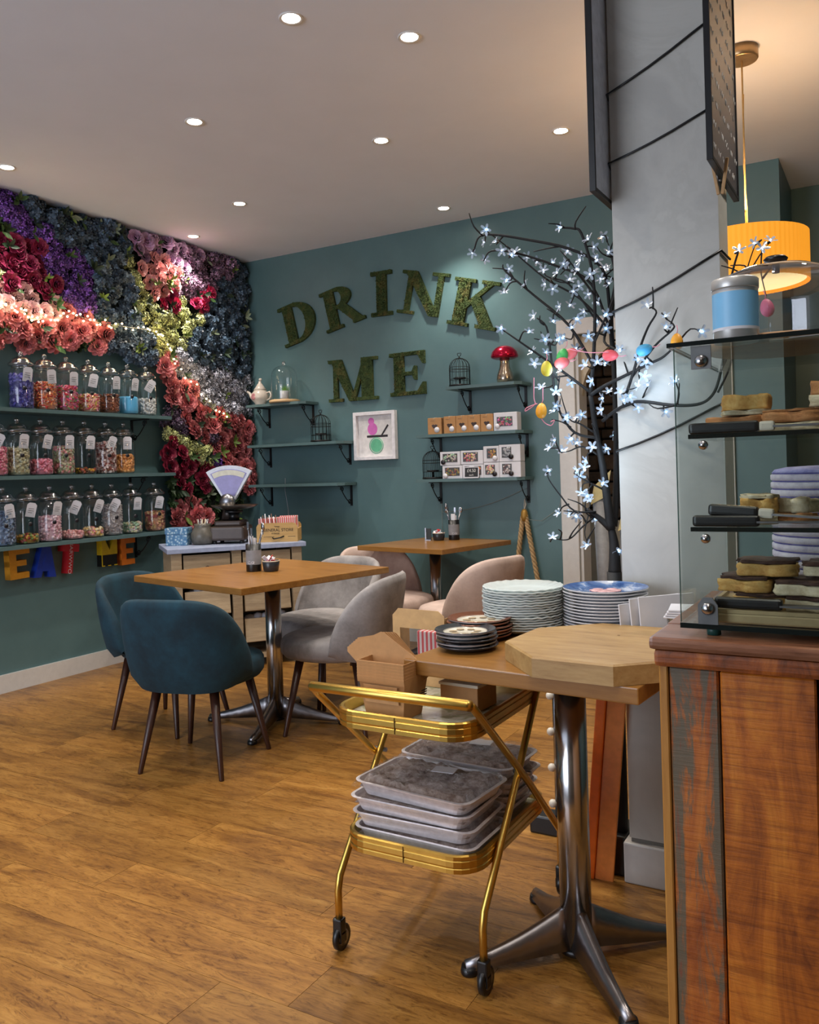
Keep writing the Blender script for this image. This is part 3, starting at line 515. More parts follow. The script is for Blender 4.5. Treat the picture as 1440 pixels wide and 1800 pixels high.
# ================================================================== cabinet in the corner
CW = wood('limed_oak', [(128, 108, 84), (156, 136, 108), (176, 156, 126)], 4, (1, 10, 10), .6, .1)
E_ = math.atan2(.786, .618)
CM = T(-3.9, 3.765, 0, E_)     # local x along the front, local y to the corner
t = thing('corner_cabinet', 'limed wood cabinet with pale blue top and drawers standing across the corner', 'cabinet', CM)
W_, D_ = .83, .5
MB().rbox(-.025, W_+.025, -.025, D_+.01, .755, .785, .004).build('top', mat('pale_blue_paint', (150, 160, 186), .4), t)
for x in (0, W_-.065):
    for yy in (0, D_-.05): MB().rbox(x, x+.065, yy, yy+.05, 0, .755, .003).build('leg', CW, t)
MB().rbox(W_/2-.04, W_/2+.02, 0, .05, .05, .755, .003).build('divider', CW, t)
MB().box(.02, W_-.02, D_-.02, D_, .05, .755).build('back_panel', mat('cabinet_back', (60, 52, 44), .8), t)
MB().box(.0, .02, .05, D_-.05, .12, .755).box(W_-.02, W_, .05, D_-.05, .12, .755).build('side_panel', CW, t)
MB().rbox(.065, W_-.065, .01, D_-.02, .05, .08, .003).build('bottom_board', CW, t)
MB().rbox(.065, W_-.065, .03, D_-.02, .53, .55, .003).build('shelf_board', CW, t)
for x0, x1 in ((.075, W_/2-.05), (W_/2+.03, W_-.075)):
    d = MB().rbox(x0, x1, .006, .022, .565, .74, .003).build('drawer', CW, t)
    MB().ball((x0+x1)/2, -.006, .655, .014, 12).build('knob', mat('dark_knob', (60, 44, 34), .5), d)
    for z0 in (.36, .16):
        b = MB(); mm = T(0, 0, z0, 0, R(-12))
        b.rbox(x0+.012, x1-.012, 0, .014, 0, .15, .003, 2, mm).box(x0+.02, x1-.02, .014, .2, 0, .01, mm)
        b.prism([(0.0, 0), (.2, 0), (.2, .15), (.0, .15)], x0+.006, x0+.014, mm @ Matrix(((0, 0, 1, 0), (1, 0, 0, 0), (0, 1, 0, 0), (0, 0, 0, 1))))
        b.prism([(0.0, 0), (.2, 0), (.2, .15), (.0, .15)], x1-.014, x1-.006, mm @ Matrix(((0, 0, 1, 0), (1, 0, 0, 0), (0, 1, 0, 0), (0, 0, 0, 1))))
        bx = b.build('tilting_crate', CW, t)
        p = MB()
        for i in range(5): p.ball(x0+.05+i*(x1-x0-.1)/4, .10, z0+.135+rnd.uniform(-.01, .02), .035, 8, 1.1, .8, .7)
        p.build('packaging', WHITEC, bx)
def on_cab(u, v, rz=0): return CM @ T(u, v, .785, rz)
t = thing('gift_box', 'blue patterned lidded gift box at the left end of the cabinet', 'box', on_cab(.085, .3, -E_+R(28)))
BLUP = N('blue_floral_print'); _v = BLUP.n('ShaderNodeTexVoronoi', i_Scale=60.); _tc = BLUP.n('ShaderNodeTexCoord'); BLUP.l(_tc.outputs['Object'], _v.inputs['Vector'])
BLUP.col(BLUP.ramp(_v.outputs['Distance'], [(.15, lin((190, 205, 215))), (.4, lin((96, 140, 170))), (.7, lin((60, 108, 150)))])); BLUP = BLUP.m
MB().rbox(-.07, .07, -.055, .055, 0, .085, .003).build('box_body', BLUP, t); MB().rbox(-.074, .074, -.059, .059, .075, .115, .003).build('lid', BLUP, t)
t = thing('ribbed_vase', 'ribbed grey glazed vase holding wooden cutlery beside the scale', 'vase', on_cab(.235, .25))
v = MB(); pr = [(.055, 0), (.07, .01), (.08, .045), (.078, .07), (.06, .105), (.052, .12), (.056, .135), (.05, .135), (.046, .12)]
v.lathe(pr, 40)
v.v = [(x*(1+.03*cos(20*math.atan2(y, x))), y*(1+.03*cos(20*math.atan2(y, x))), z) for x, y, z in v.v]
v.build('body', mat('grey_glaze', (92, 88, 80), .35, var=.25), t)
for i in range(7):
    a = i*.9; MB().tube([(.01*cos(a), .01*sin(a), .05), (.035*cos(a), .035*sin(a), .165)], .005, 6).build('stirrer', mat('birch', (190, 176, 150), .6) if i % 2 else STEEL, t)
# shop scale
t = thing('shop_scale', 'old enamel shop scale with a fan shaped dial and metal pan', 'scale', on_cab(.42, .24, -E_+R(26)))
SC = mat('brown_enamel', (64, 52, 46), .35, .2)
MB().rbox(-.115, .115, -.11, .11, .02, .115, .018, 3).rbox(-.09, .09, -.09, .09, .115, .15, .012, 2).build('body', SC, t)
for x in (-.09, .09):
    for yy in (-.08, .08): MB().cyl(x, yy, 0, .022, .014, 12).build('foot', BLACK, t)
MB().cyl(.02, -.0, .15, .2, .035, 20).cyl(.02, 0, .2, .215, .06, 24).build('pan_support', BLACK, t)
MB().lathe([(.001, .222), (.09, .224), (.14, .238), (.155, .25), (.158, .252), (.14, .244), (.09, .229), (.001, .227)], 40, T(.03, -.02, 0), False, None, 1, .8).build('pan', mat('worn_pan', (120, 112, 100), .3, .9, var=.25), t)
fan = [(.075*sin(a), .075*cos(a)) for a in [R(-29+58*i/8) for i in range(9)]]+[(.30*sin(a), .30*cos(a)) for a in [R(31-62*i/16) for i in range(17)]]
fan = [(x, y-.0) for x, y in fan]; FM = T(-.03, .07, .215) @ FACE_BACK
MB().prism(fan, -.04, 0, FM).build('dial_case', mat('blue_white_enamel', (200, 206, 222), .3), t)
f2 = [(.10*sin(a), .10*cos(a)) for a in [R(-22+44*i/8) for i in range(9)]]+[(.275*sin(a), .275*cos(a)) for a in [R(27-54*i/16) for i in range(17)]]
MB().prism(f2, .0, .002, FM).build('dial_face', mat('dial_lilac', (136, 132, 190), .35), t)
f3 = [(.235*sin(a), .235*cos(a)) for a in [R(-25+50*i/12) for i in range(13)]]+[(.27*sin(a), .27*cos(a)) for a in [R(25-50*i/12) for i in range(13)]]
MB().prism(f3, .002, .003, FM).build('dial_scale', mat('dial_cream', (206, 206, 190), .4), t)
MB().tube([(-.03, .05, .15), (-.03, .06, .24)], [.05, .035], 16).build('neck', SC, t)
MB().lathe([(.05, 0), (.055, .012), (.035, .03), (.001, .034)], 24, T(-.02, -.0, .272, 0, R(90))).build('dial_boss', STEEL, t)
# crate with writing
t = thing('store_crate', 'honey wooden crate lettered GENERAL STORE filled with striped paper bags', 'crate', on_cab(.725, .17, -E_+R(30)))
CR = wood('crate_ply', [(176, 136, 78), (196, 156, 94), (208, 170, 110)], 4, (1, 8, 8), .6, .04)
fp = [(-.135, 0), (.135, 0), (.135, .10), (.125, .118), (.10, .125), (-.10, .125), (-.125, .118), (-.135, .10)]
MB().prism(fp, -.006, .006, T(0, -.095, 0) @ FACE_BACK).build('front_panel', CR, t); MB().prism(fp, -.006, .006, T(0, .095, 0) @ FACE_BACK).build('back_panel', CR, t)
MB().box(-.135, -.125, -.089, .089, 0, .085).box(.125, .135, -.089, .089, 0, .085).build('side_panel', CR, t); MB().box(-.125, .125, -.089, .089, 0, .01).build('bottom', CR, t)
INK = mat('black_ink', (34, 28, 24), .7); FM = T(0, -.1015, 0) @ FACE_BACK
text('GENERAL STORE', .027, INK, t, FM @ T(.008, .078, .0), sx=.98); text('STORAGE', .012, INK, t, FM @ T(-.01, .056, 0)); text('Vintage', .012, INK, t, FM @ T(0, .102, 0))
MB().box(-.09, -.02, .034, .036, 0, .0008, FM).box(.07, .12, .034, .036, 0, .0008, FM).build('printed_line', INK, t)
MB().tube([(-.03, -.103, .028), (-.02, -.115, .022), (.02, -.115, .028), (.045, -.103, .038)], .004, 8).build('handle', IRON, t)
STRIPE = N('red_striped_paper'); _tc = STRIPE.n('ShaderNodeTexCoord'); _wv = STRIPE.n('ShaderNodeTexWave', i_Scale=22., bands_direction='X'); STRIPE.l(_tc.outputs['Object'], _wv.inputs['Vector'])
STRIPE.col(STRIPE.ramp(_wv.outputs['Fac'], [(.46, lin((206, 70, 72))), (.54, lin((222, 200, 196)))])); STRIPE.set(Roughness=.6); STRIPE = STRIPE.m
for i, (x, yy, h, l) in enumerate([(.06, .04, .165, 'right rear'), (-.02, .05, .155, 'middle'), (.05, -.03, .16, 'right front'), (-.08, .02, .15, 'left')]):
    MB().rbox(x-.062, x+.062, yy-.012, yy+.012, .012, h, .004, 2).build('striped_bag', STRIPE, t)
for i in range(8):
    x = -.10+.014*i; MB().tube([(x, -.06, .012), (x-.012, -.055, .165+.01*(i % 3))], .0035, 6).build('straw', mat('brown_straw', (96, 66, 50), .6) if i % 2 else WHITEC, t)
# ================================================================== wall shelves with scroll brackets
def bracket(parent, m, h=.155, d=.165):
    """local x along the wall, y out of the wall, z up; top at z=0"""
    b = MB(); b.box(-.009, .009, 0, .006, -h, 0, m); b.box(-.009, .009, 0, d, -.006, 0, m)
    P = [(0, .012+(d-.03)*t, -.012-(h-.03)*(1-t)-.02*sin(pi*t)) for t in [i/8 for i in range(9)]]
    sp1 = [(0, d-.04+.022*(1-k/14)*cos(k*.75), -.03+.022*(1-k/14)*sin(k*.75)) for k in range(12)]
    sp2 = [(0, .03+.022*(1-k/14)*cos(k*.75+3.1), -h+.035+.022*(1-k/14)*sin(k*.75+3.1)) for k in range(12)]
    for pl in (P, sp1, sp2): b.tube([m @ Vector(p) for p in pl], .0038, 6)
    return b.build('bracket', IRON, parent)
BR_B = Matrix(((1, 0, 0, 0), (0, -1, 0, 0), (0, 0, 1, 0), (0, 0, 0, 1))); BR_L = Matrix(((0, 1, 0, 0), (1, 0, 0, 0), (0, 0, 1, 0), (0, 0, 0, 1)))
def wall_shelf(label, x0, x1, z, brs, chop=True):
    t = thing('wall_shelf', label, 'shelf', T(x0, 5.25, z), 'back wall shelves'); L = x1-x0
    pts = [(0, 0), (L, 0), (L, -.16), (L-.04, -.2), (.0, -.2)] if chop else [(0, 0), (L, 0), (L, -.2), (0, -.2)]
    MB().prism(pts[::-1], -.02, 0).build('board', SHELFP, t)
    for bx in brs: bracket(t, T(bx-x0, 0, -.02) @ BR_B)
for z, x1, l in ((1.775, -3.82, 'upper'), (1.462, -3.49, 'middle, with one birdcage on its end'), (1.155, -3.49, 'lowest, empty')):
    wall_shelf('teal wall shelf left of the framed picture, '+l+(', holding teapot and cloche' if l == 'upper' else ''), -4.37, x1, z, (-4.30, x1-.05))
for z, x0, l in ((1.785, -2.62, 'upper, under the red mushroom'), (1.47, -2.86, 'middle, under the brown gift boxes'), (1.165, -2.87, 'lowest, under the white sweet boxes')):
    wall_shelf('teal wall shelf right of the framed picture, '+l, x0, -2.08, z, (x0+.09, -2.12))
JZ = {}
for nm, z, y1, l in (('top', 1.655, 4.25, 'top'), ('mid', 1.265, 4.27, 'middle'), ('low', .865, 4.2, 'lowest')):
    t = thing('jar_shelf', 'long teal wall shelf of sweet jars, '+l+' of the three', 'shelf', T(-4.55, 2.3, z), 'sweet jar shelves')
    MB().prism([(0, 0), (.2, 0), (.2, y1-2.3), (0, y1-2.3+.17)], -.022, 0).build('board', SHELFP, t)
    for by in (2.6, 4.07 if nm != 'mid' else 4.04): bracket(t, T(0, by-2.3, -.022) @ BR_L)
    JZ[nm] = z
# ================================================================== sweet jars
JG = glass('jar_glass', (.95, .97, .98), gain=1.3, base=.03)
jar_me = MB().lathe([(.052, .001), (.064, .004), (.069, .014), (.0705, .06), (.0705, .19), (.066, .215), (.053, .236), (.049, .246), (.05, .254)], 32, None, False).lathe([(.0, .004), (.055, .004)], 24, None, False).mesh('jar_glass', JG)
lid_me = MB().lathe([(.05, .252), (.068, .254), (.071, .262), (.069, .27), (.058, .276), (.055, .286), (.04, .3), (.018, .308), (.010, .312)], 32, None, False).mesh('lid', glass('lid_glass', (.86, .88, .9), gain=2.2, base=.2, rough=.08))
knob_me = MB().ball(0, 0, .325, .0165, 16).mesh('knob', glass('lid_glass'))
tag_me = MB().prism([(-.027, -.042), (.027, -.042), (.027, .03), (.015, .042), (-.015, .042), (-.027, .03)], 0, .0012).mesh('tag', WHITEC)
ink_me = MB().box(-.016, .014, .006, .009, .0012, .0016).box(-.016, .016, -.006, -.003, .0012, .0016).box(-.016, .008, -.018, -.015, .0012, .0016).mesh('tag_writing', mat('grey_ink', (110, 108, 110), .7))
stk_me = MB().lathe([(.0001, .001), (.0125, .0008), (.0125, 0)], 16, None, False).mesh('sticker', mat('black_sticker', (24, 22, 30), .4))
string_me = MB().tube([(.05*cos(i*2*pi/24), .05*sin(i*2*pi/24), .246) for i in range(24)], .0016, 5, closed=True).mesh('string', mat('black_string', (30, 28, 28), .8))
PAL = {'purple': [(84, 78, 160), (60, 56, 130), (130, 124, 190)], 'orange': [(226, 120, 62), (230, 200, 190), (196, 50, 44), (240, 160, 90)], 'rainbow': [(120, 180, 110), (200, 50, 70), (220, 90, 170), (230, 120, 130)],
 'pinkmix': [(230, 150, 160), (240, 210, 180), (214, 80, 90), (230, 200, 90)], 'cola': [(130, 72, 48), (160, 92, 60), (104, 58, 42)], 'blue': [(96, 180, 226), (90, 172, 220)], 'white': [(214, 214, 212), (196, 196, 196)],
 'lace': [(200, 150, 90), (210, 190, 110), (190, 110, 90)], 'pink': [(226, 130, 150), (236, 170, 180), (200, 90, 120)], 'buff': [(190, 180, 140), (170, 168, 140), (206, 196, 160)], 'rosebud': [(232, 150, 170), (220, 110, 130)],
 'jelly': [(190, 180, 150), (214, 140, 140), (150, 160, 120)], 'gold': [(212, 160, 50), (90, 60, 40), (180, 80, 50)], 'nougat': [(110, 62, 54), (220, 196, 190), (150, 84, 76), (230, 214, 210)], 'apricot': [(236, 172, 104), (226, 152, 84)],
 'slate': [(110, 128, 156), (150, 166, 190), (84, 98, 124)], 'amber': [(176, 136, 50), (110, 130, 60), (150, 50, 40), (200, 150, 70)], 'palep': [(232, 190, 200), (240, 214, 220), (222, 170, 184)], 'salmon': [(236, 160, 160), (240, 190, 186)],
 'shell': [(236, 200, 110), (230, 150, 150), (240, 220, 180)], 'grey': [(180, 170, 170), (206, 198, 196), (150, 140, 142)], 'mint': [(206, 200, 160), (160, 190, 160), (220, 190, 190)], 'toffee': [(190, 130, 100), (170, 90, 90), (206, 170, 120)]}
def sweets(key, h, seed):
    q = random.Random(seed); pal = [lin(c) for c in PAL[key]]; b = MB(); n = int(60+h*1500)
    avg = tuple(sum(c[i] for c in pal)/len(pal)*.8 for i in range(3))+(1,)
    if key == 'blue':
        return b.lathe([(.05, .008), (.064, .012), (.066, .03), (.066, h-.012), (.06, h), (.02, h+.004), (.0001, h+.002)], 28, None, False, pal[0])
    b.lathe([(.05, .007), (.056, .02), (.056, max(.03, h-.02)), (.0001, max(.032, h-.012))], 16, None, False, avg)
    for i in range(n):
        a = q.uniform(0, 2*pi); top_ = q.random() < .25
        r_ = q.uniform(0, .056) if top_ else .0565; z = h+q.uniform(-.016, .004) if top_ else q.uniform(.014, h)
        s_ = q.uniform(.0075, .0115); mm = T(r_*cos(a), r_*sin(a), z, q.uniform(0, 6), q.uniform(0, 6), q.uniform(0, 6))
        if key in ('purple', 'nougat', 'slate', 'toffee'): b.box(-s_, s_, -s_*.6, s_*.6, -s_*.6, s_*.6, mm, q.choice(pal))
        elif key in ('lace',): b.tube([mm @ Vector((.02*cos(k), .02*sin(k), .004*k)) for k in range(5)], .002, 4, col=q.choice(pal))
        elif key in ('orange', 'rainbow', 'grey', 'cola', 'pinkmix'): b.ball(0, 0, 0, s_, 6, .5, .5, 1.5, q.choice(pal), mm)
        else: b.ball(0, 0, 0, s_*1.05, 7, 1, 1, .75, q.choice(pal), mm)
    return b
ROWS = {'top': [(3.004, None), (3.004, ('lace', .09, 'tangled coloured laces')), (3.148, ('purple', .2, 'purple wrapped sweets filled almost to the top')), (3.306, ('orange', .165, 'orange and red sweets')), (3.46, ('rainbow', .155, 'green and pink sweets')),
   (3.622, ('pinkmix', .115, 'pink and yellow sweets')), (3.782, ('cola', .125, 'brown cola sweets')), (3.936, ('blue', .12, 'bright blue sherbet')), (4.095, ('white', .11, 'white mints'))],
 'mid': [(2.965, ('pink', .16, 'pink and white sweets at the frame edge')), (3.108, ('buff', .16, 'olive and buff fizzy sweets')), (3.264, ('rosebud', .09, 'pink sweets less than half full')), (3.42, ('jelly', .17, 'buff and pink jelly sweets')),
   (3.579, ('gold', .035, 'a few gold sweets in the bottom')), (3.742, ('nougat', .2, 'brown and white squares, nearly full')), (3.89, ('apricot', .12, 'apricot coloured pieces'))],
 'low': [(3.002, ('slate', .19, 'blue grey sweets at the frame edge')), (3.152, ('amber', .05, 'a low layer of amber and red sweets')), (3.31, ('palep', .15, 'pale pink bonbons')), (3.47, ('salmon', .05, 'a shallow layer of salmon sweets')),
   (3.621, ('shell', .06, 'yellow and pink shells')), (3.776, ('grey', .2, 'grey white sweets, nearly full')), (3.938, ('mint', .07, 'pale green and cream sweets')), (4.14, ('toffee', .13, 'brown pink sweets, last before the flowers'))]}
first = True; sd = 0
for row, js in ROWS.items():
    yy0 = js[0][0]
    for i, (y, d) in enumerate(js):
        if d is None: continue
        if row == 'top' and d[0] == 'lace': y = 2.848
        sd += 1; t = thing('sweet_jar', 'lidded jar on the %s shelf with %s' % ({'top': 'top', 'mid': 'middle', 'low': 'lowest'}[row], d[2]), 'sweet jar', T(-4.43, y, JZ[row], rnd.uniform(-.1, .1)), 'sweet jars')
        put('glass_body', jar_me, t); l = put('lid', lid_me, t); put('knob', knob_me, l); put('string', string_me, t)
        a = R(rnd.uniform(-35, 0)); mm = Matrix.Rotation(a, 4, 'Z') @ T(.066, .012, .20, 0, 0, R(8)) @ FACE_LEFT @ Matrix.Rotation(R(rnd.uniform(-30, 10)), 4, 'Z')
        tg = put('tag', tag_me, t, mm); put('tag_writing', ink_me, tg)
        put('sticker', stk_me, t, Matrix.Rotation(R(-18), 4, 'Z') @ T(.0712, 0, .118) @ FACE_LEFT)
        stuff(sweets(d[0], d[1], sd).build('sweets', SWEET, t))
# ================================================================== letters
def letter(parts, w, h, d, m, name, label, mat_, parent=None, group=None):
    b = MB()
    for p in parts:
        d += .0006
        if p[0] == 'p': b.prism([(x*w, y*h) for x, y in p[1]], 0, d, m)
        elif p[0] == 'b': x0, x1, y0, y1 = p[1]; b.prism([(x0*w, y0*h), (x1*w, y0*h), (x1*w, y1*h), (x0*w, y1*h)], 0, d, m)
        else:
            cx_, cy_, ox, oy, ix, iy = p[1]; n = 14
            A = [-pi/2+pi*i/n for i in range(n+1)]
            for a0, a1 in zip(A, A[1:]):
                b.prism([((cx_+ix*cos(a0))*w, (cy_+iy*sin(a0))*h), ((cx_+ox*cos(a0))*w, (cy_+oy*sin(a0))*h), ((cx_+ox*cos(a1))*w, (cy_+oy*sin(a1))*h), ((cx_+ix*cos(a1))*w, (cy_+iy*sin(a1))*h)], 0, d, m)
    return b
SER = {'D': [('b', (.13, .40, 0, 1)), ('b', (0, .5, 0, .075)), ('b', (0, .5, .925, 1)), ('a', (.42, .5, .58, .5, .30, .415))],
 'R': [('b', (.1, .36, 0, 1)), ('b', (0, .46, 0, .075)), ('b', (0, .45, .925, 1)), ('a', (.40, .74, .40, .26, .15, .175)), ('b', (.34, .42, .48, .565)), ('p', [(.40, .5), (.60, .56), (.98, .075), (.72, .075)]), ('b', (.72, 1.04, 0, .075))],
 'I': [('b', (.27, .73, 0, 1)), ('b', (0, 1, 0, .085)), ('b', (0, 1, .915, 1))],
 'N': [('b', (.14, .25, 0, 1)), ('p', [(.05, 1), (.32, 1), (.90, 0), (.70, 0)]), ('b', (.79, .90, 0, 1)), ('b', (0, .3, .925, 1)), ('b', (0, .36, 0, .075)), ('b', (.66, 1.02, .925, 1))],
 'K': [('b', (.1, .36, 0, 1)), ('b', (0, .46, 0, .075)), ('b', (0, .46, .925, 1)), ('p', [(.34, .36), (.34, .5), (.74, .94), (.86, .94)]), ('p', [(.42, .54), (.60, .68), (1.0, .06), (.72, .06)]), ('b', (.6, .98, .925, 1)), ('b', (.62, 1.06, 0, .075))],
 'M': [('b', (.10, .19, 0, 1)), ('p', [(.04, 1), (.27, 1), (.56, .0), (.42, 0)]), ('p', [(.72, 1), (.80, 1), (.54, 0), (.46, 0)]), ('b', (.68, .90, 0, 1)), ('b', (0, .24, .925, 1)), ('b', (0, .29, 0, .075)), ('b', (.72, 1, .925, 1)), ('b', (.58, 1, 0, .075))],
 'E': [('b', (.12, .40, 0, 1)), ('b', (0, .98, .915, 1)), ('b', (0, .98, 0, .085)), ('b', (.38, .66, .46, .54)), ('p', [(.80, .93), (1, 1), (1, .70), (.94, .70)]), ('p', [(.76, .06), (.94, .28), (1, .28), (1, 0)]), ('p', [(.62, .5), (.70, .34), (.76, .34), (.76, .66), (.70, .66)])]}
MOSS = N('moss'); _a = MOSS.noise(14, 6, rough=.7); _b = MOSS.noise(90, 4)
MOSS.col(MOSS.ramp(_a, [(.3, lin((40, 60, 28))), (.5, lin((66, 84, 40))), (.68, lin((100, 92, 48)))])); MOSS.set(Roughness=.95); MOSS.bump(_b, 1, .02); MOSS = MOSS.m
def inside(x, y, poly):
    c = False; j = len(poly)-1
    for i in range(len(poly)):
        if (poly[i][1] > y) != (poly[j][1] > y) and x < (poly[j][0]-poly[i][0])*(y-poly[i][1])/(poly[j][1]-poly[i][1])+poly[i][0]: c = not c
        j = i
    return c
def moss_letter(ch, x, z, w, h, deg, label):
    """x, z: lower left corner on the back wall"""
    t = thing('moss_letter', label, 'letter', Matrix.Translation((x, 5.25, z)) @ FACE_BACK @ Matrix.Rotation(R(deg), 4, 'Z'), 'DRINK ME letters')
    b = letter(SER[ch], w, h, .022, None, 'l', '', MOSS); b.build('letter_body', MOSS, t)
    # ragged moss tufts over the face
    q = random.Random(ord(ch)+int(x*100)); tu = MB(); faces = [f for f in b.f if len(f) >= 4 and all(b.v[i][2] > .02 for i in f)]
    cnt = 0
    while cnt < 1100:
        px, py = q.uniform(-.02, w*1.08), q.uniform(-.01, h*1.01)
        if any(inside(px, py, [b.v[i][:2] for i in f]) for f in faces):
            a = q.uniform(0, 6.28); s_ = q.uniform(.003, .007); d1 = (s_*cos(a), s_*sin(a)); lx, ly = q.uniform(-.005, .005), q.uniform(-.005, .005)
            tu.add([(px-d1[0], py-d1[1], .021), (px+d1[0], py+d1[1], .021), (px+lx, py+ly, .024+q.uniform(.002, .008))], [(0, 1, 2)]); cnt += 1
    stuff(tu.build('moss', MOSS, t))
DM = 'moss covered serif letter %s of DRINK on the back wall'
moss_letter('D', -4.105, 2.215, .33, .315, 13, DM % 'D'); moss_letter('R', -3.705, 2.285, .345, .31, 12.5, DM % 'R'); moss_letter('I', -3.305, 2.362, .178, .325, -.5, DM % 'I')
moss_letter('N', -3.088, 2.37, .375, .305, -12.5, DM % 'N'); moss_letter('K', -2.688, 2.245, .355, .325, -14.5, DM % 'K')
moss_letter('M', -3.705, 1.762, .435, .315, -.3, 'moss covered serif letter M in the lower word ME on the back wall'); moss_letter('E', -3.16, 1.768, .29, .31, .5, 'moss covered serif letter E in the lower word ME on the back wall')
SAN = {'E': [('b', (0, .34, 0, 1)), ('b', (0, 1, .8, 1)), ('b', (0, .82, .42, .6)), ('b', (0, .92, 0, .2))], 'A': [('p', [(.0, 0), (.30, 0), (.62, 1), (.30, 1)]), ('p', [(.70, 0), (1, 0), (.70, 1), (.38, 1)]), ('b', (.2, .8, .2, .42)), ('p', [(.36, .42), (.64, .42), (.5, .8)])],
 'T': [('b', (0, 1, .74, 1)), ('b', (.32, .68, 0, .76))], 'M': [('p', [(0, .0), (.34, 0), (.34, .5), (.30, 1), (0, 1)]), ('p', [(1, 0), (.66, 0), (.66, .5), (.70, 1), (1, 1)]), ('p', [(.25, 1), (.5, .42), (.75, 1), (.66, 0), (.34, 0)])]}
def wall_letter(ch, y, z, w, h, deg, c, label, group='EAT ME letters'):
    t = thing('block_letter', label, 'letter', Matrix.Translation((-4.55, y, z)) @ FACE_LEFT @ Matrix.Rotation(R(deg), 4, 'Z'), group)
    letter(SAN[ch], w, h, .05, None, 'l', '', None).build('letter_body', mat('letter_%d_%d_%d' % c, c, .45, var=.1), t); return t
wall_letter('E', 3.085, .655, .135, .18, 2, (214, 150, 40), 'amber yellow block letter E, first of EAT under the jar shelf')
wall_letter('A', 3.245, .65, .15, .185, -4, (28, 62, 176), 'blue block letter A with a paint drip hole under the jar shelf')
t = wall_letter('T', 3.43, .655, .12, .185, -7, (196, 36, 48), 'red block letter T printed with sideways white lettering')
text('IARWWO', .034, WHITEC, t, T(.06, .09, .0505, R(-90)), sx=1.25)
t = thing('block_letter', 'yellow and black block letter M, hanging under the jar shelf', 'letter', Matrix.Translation((-4.55, 3.745, .66)) @ FACE_LEFT, 'EAT ME letters')
w_, h_ = .125, .172
MB().prism([(0, .075), (w_, .075), (w_, h_), (w_*.76, h_), (w_*.5, .105), (w_*.24, h_), (0, h_)], 0, .05).build('yellow_part', mat('letter_yellow', (206, 176, 24), .45), t)
MB().box(0, w_, .0, .075, 0, .045).build('black_part', BLACK, t)
for x0, x1, y0, y1 in ((0, .022, 0, .006), (.05, .072, 0, .006), (.1, w_, 0, .006), (0, .004, .006, .075)): MB().box(x0, x1, y0, y1, .045, .05).build('yellow_edge', mat('letter_yellow', (206, 176, 24)), t)
wall_letter('E', 3.905, .652, .12, .178, 1, (226, 122, 34), 'orange block letter E, last of ME under the jar shelf')

# ================================================================== things on the back shelves
CERAM = mat('cream_ceramic', (206, 196, 184), .25, var=.05)
t = thing('teapot', 'cream ceramic teapot with a pink floral badge on the upper left shelf', 'teapot', T(-4.29, 5.13, 1.775))
MB().lathe([(.04, 0), (.045, .006), (.042, .014), (.066, .04), (.072, .065), (.066, .092), (.05, .112), (.044, .118)], 32).build('body', CERAM, t)
MB().lathe([(.048, .117), (.05, .121), (.036, .14), (.02, .165), (.012, .175), (.012, .185), (.001, .19)], 24).ball(.006, 0, .2, .012, 10, 1.2, 1, 1).build('lid', CERAM, t)
MB().tube([(-.06, 0, .05), (-.09, 0, .07), (-.105, 0, .1), (-.13, 0, .115)], [.018, .014, .011, .009], 12).build('spout', CERAM, t)
MB().tube([(.06, 0, .09), (.095, 0, .1), (.108, 0, .075), (.095, 0, .045), (.064, 0, .035)], .007, 10).build('handle', CERAM, t)
MB().ball(-.012, -.066, .065, .026, 14, 1, .25, 1).build('badge', mat('pink_rose_print', (190, 130, 134), .4, var=.3), t)
t = thing('glass_cloche', 'glass bell cloche on a wooden base beside the teapot', 'cloche', T(-4.035, 5.11, 1.775))
MB().lathe([(.115, 0), (.118, .006), (.118, .018), (.11, .022)], 40).build('base', wood('pale_wood', [(176, 140, 96), (200, 166, 122), (214, 184, 142)], 4, (1, 8, 8), .5), t)
MB().lathe([(.098, .0225), (.1, .03), (.1, .19), (.094, .23), (.078, .258), (.05, .278), (.02, .287), (.010, .29)], 36, None, False).build('dome', GLASS, t)
MB().ball(0, 0, .303, .016, 14).build('knob', glass('lid_glass'), t)
t = thing('potted_grass', 'tiny green grass plant in a pale pot under the cloche', 'plant', T(-4.035, 5.11, 1.797))
MB().lathe([(.028, 0), (.032, .004), (.034, .07), (.031, .07), (.03, .06)], 24).build('pot', mat('grey_white_pot', (176, 174, 176), .35), t)
b = MB()
for i in range(60):
    a = rnd.uniform(0, 6.28); r_ = rnd.uniform(0, .025); x, y = r_*cos(a), r_*sin(a); l = rnd.uniform(.035, .06); b.add([(x-.0025, y, .06), (x+.0025, y, .06), (x*1.8, y*1.8+rnd.uniform(-.01, .01), .06+l)], [(0, 1, 2)])
stuff(b.build('grass', mat('fresh_grass', (96, 140, 50), .6, var=.3), t))
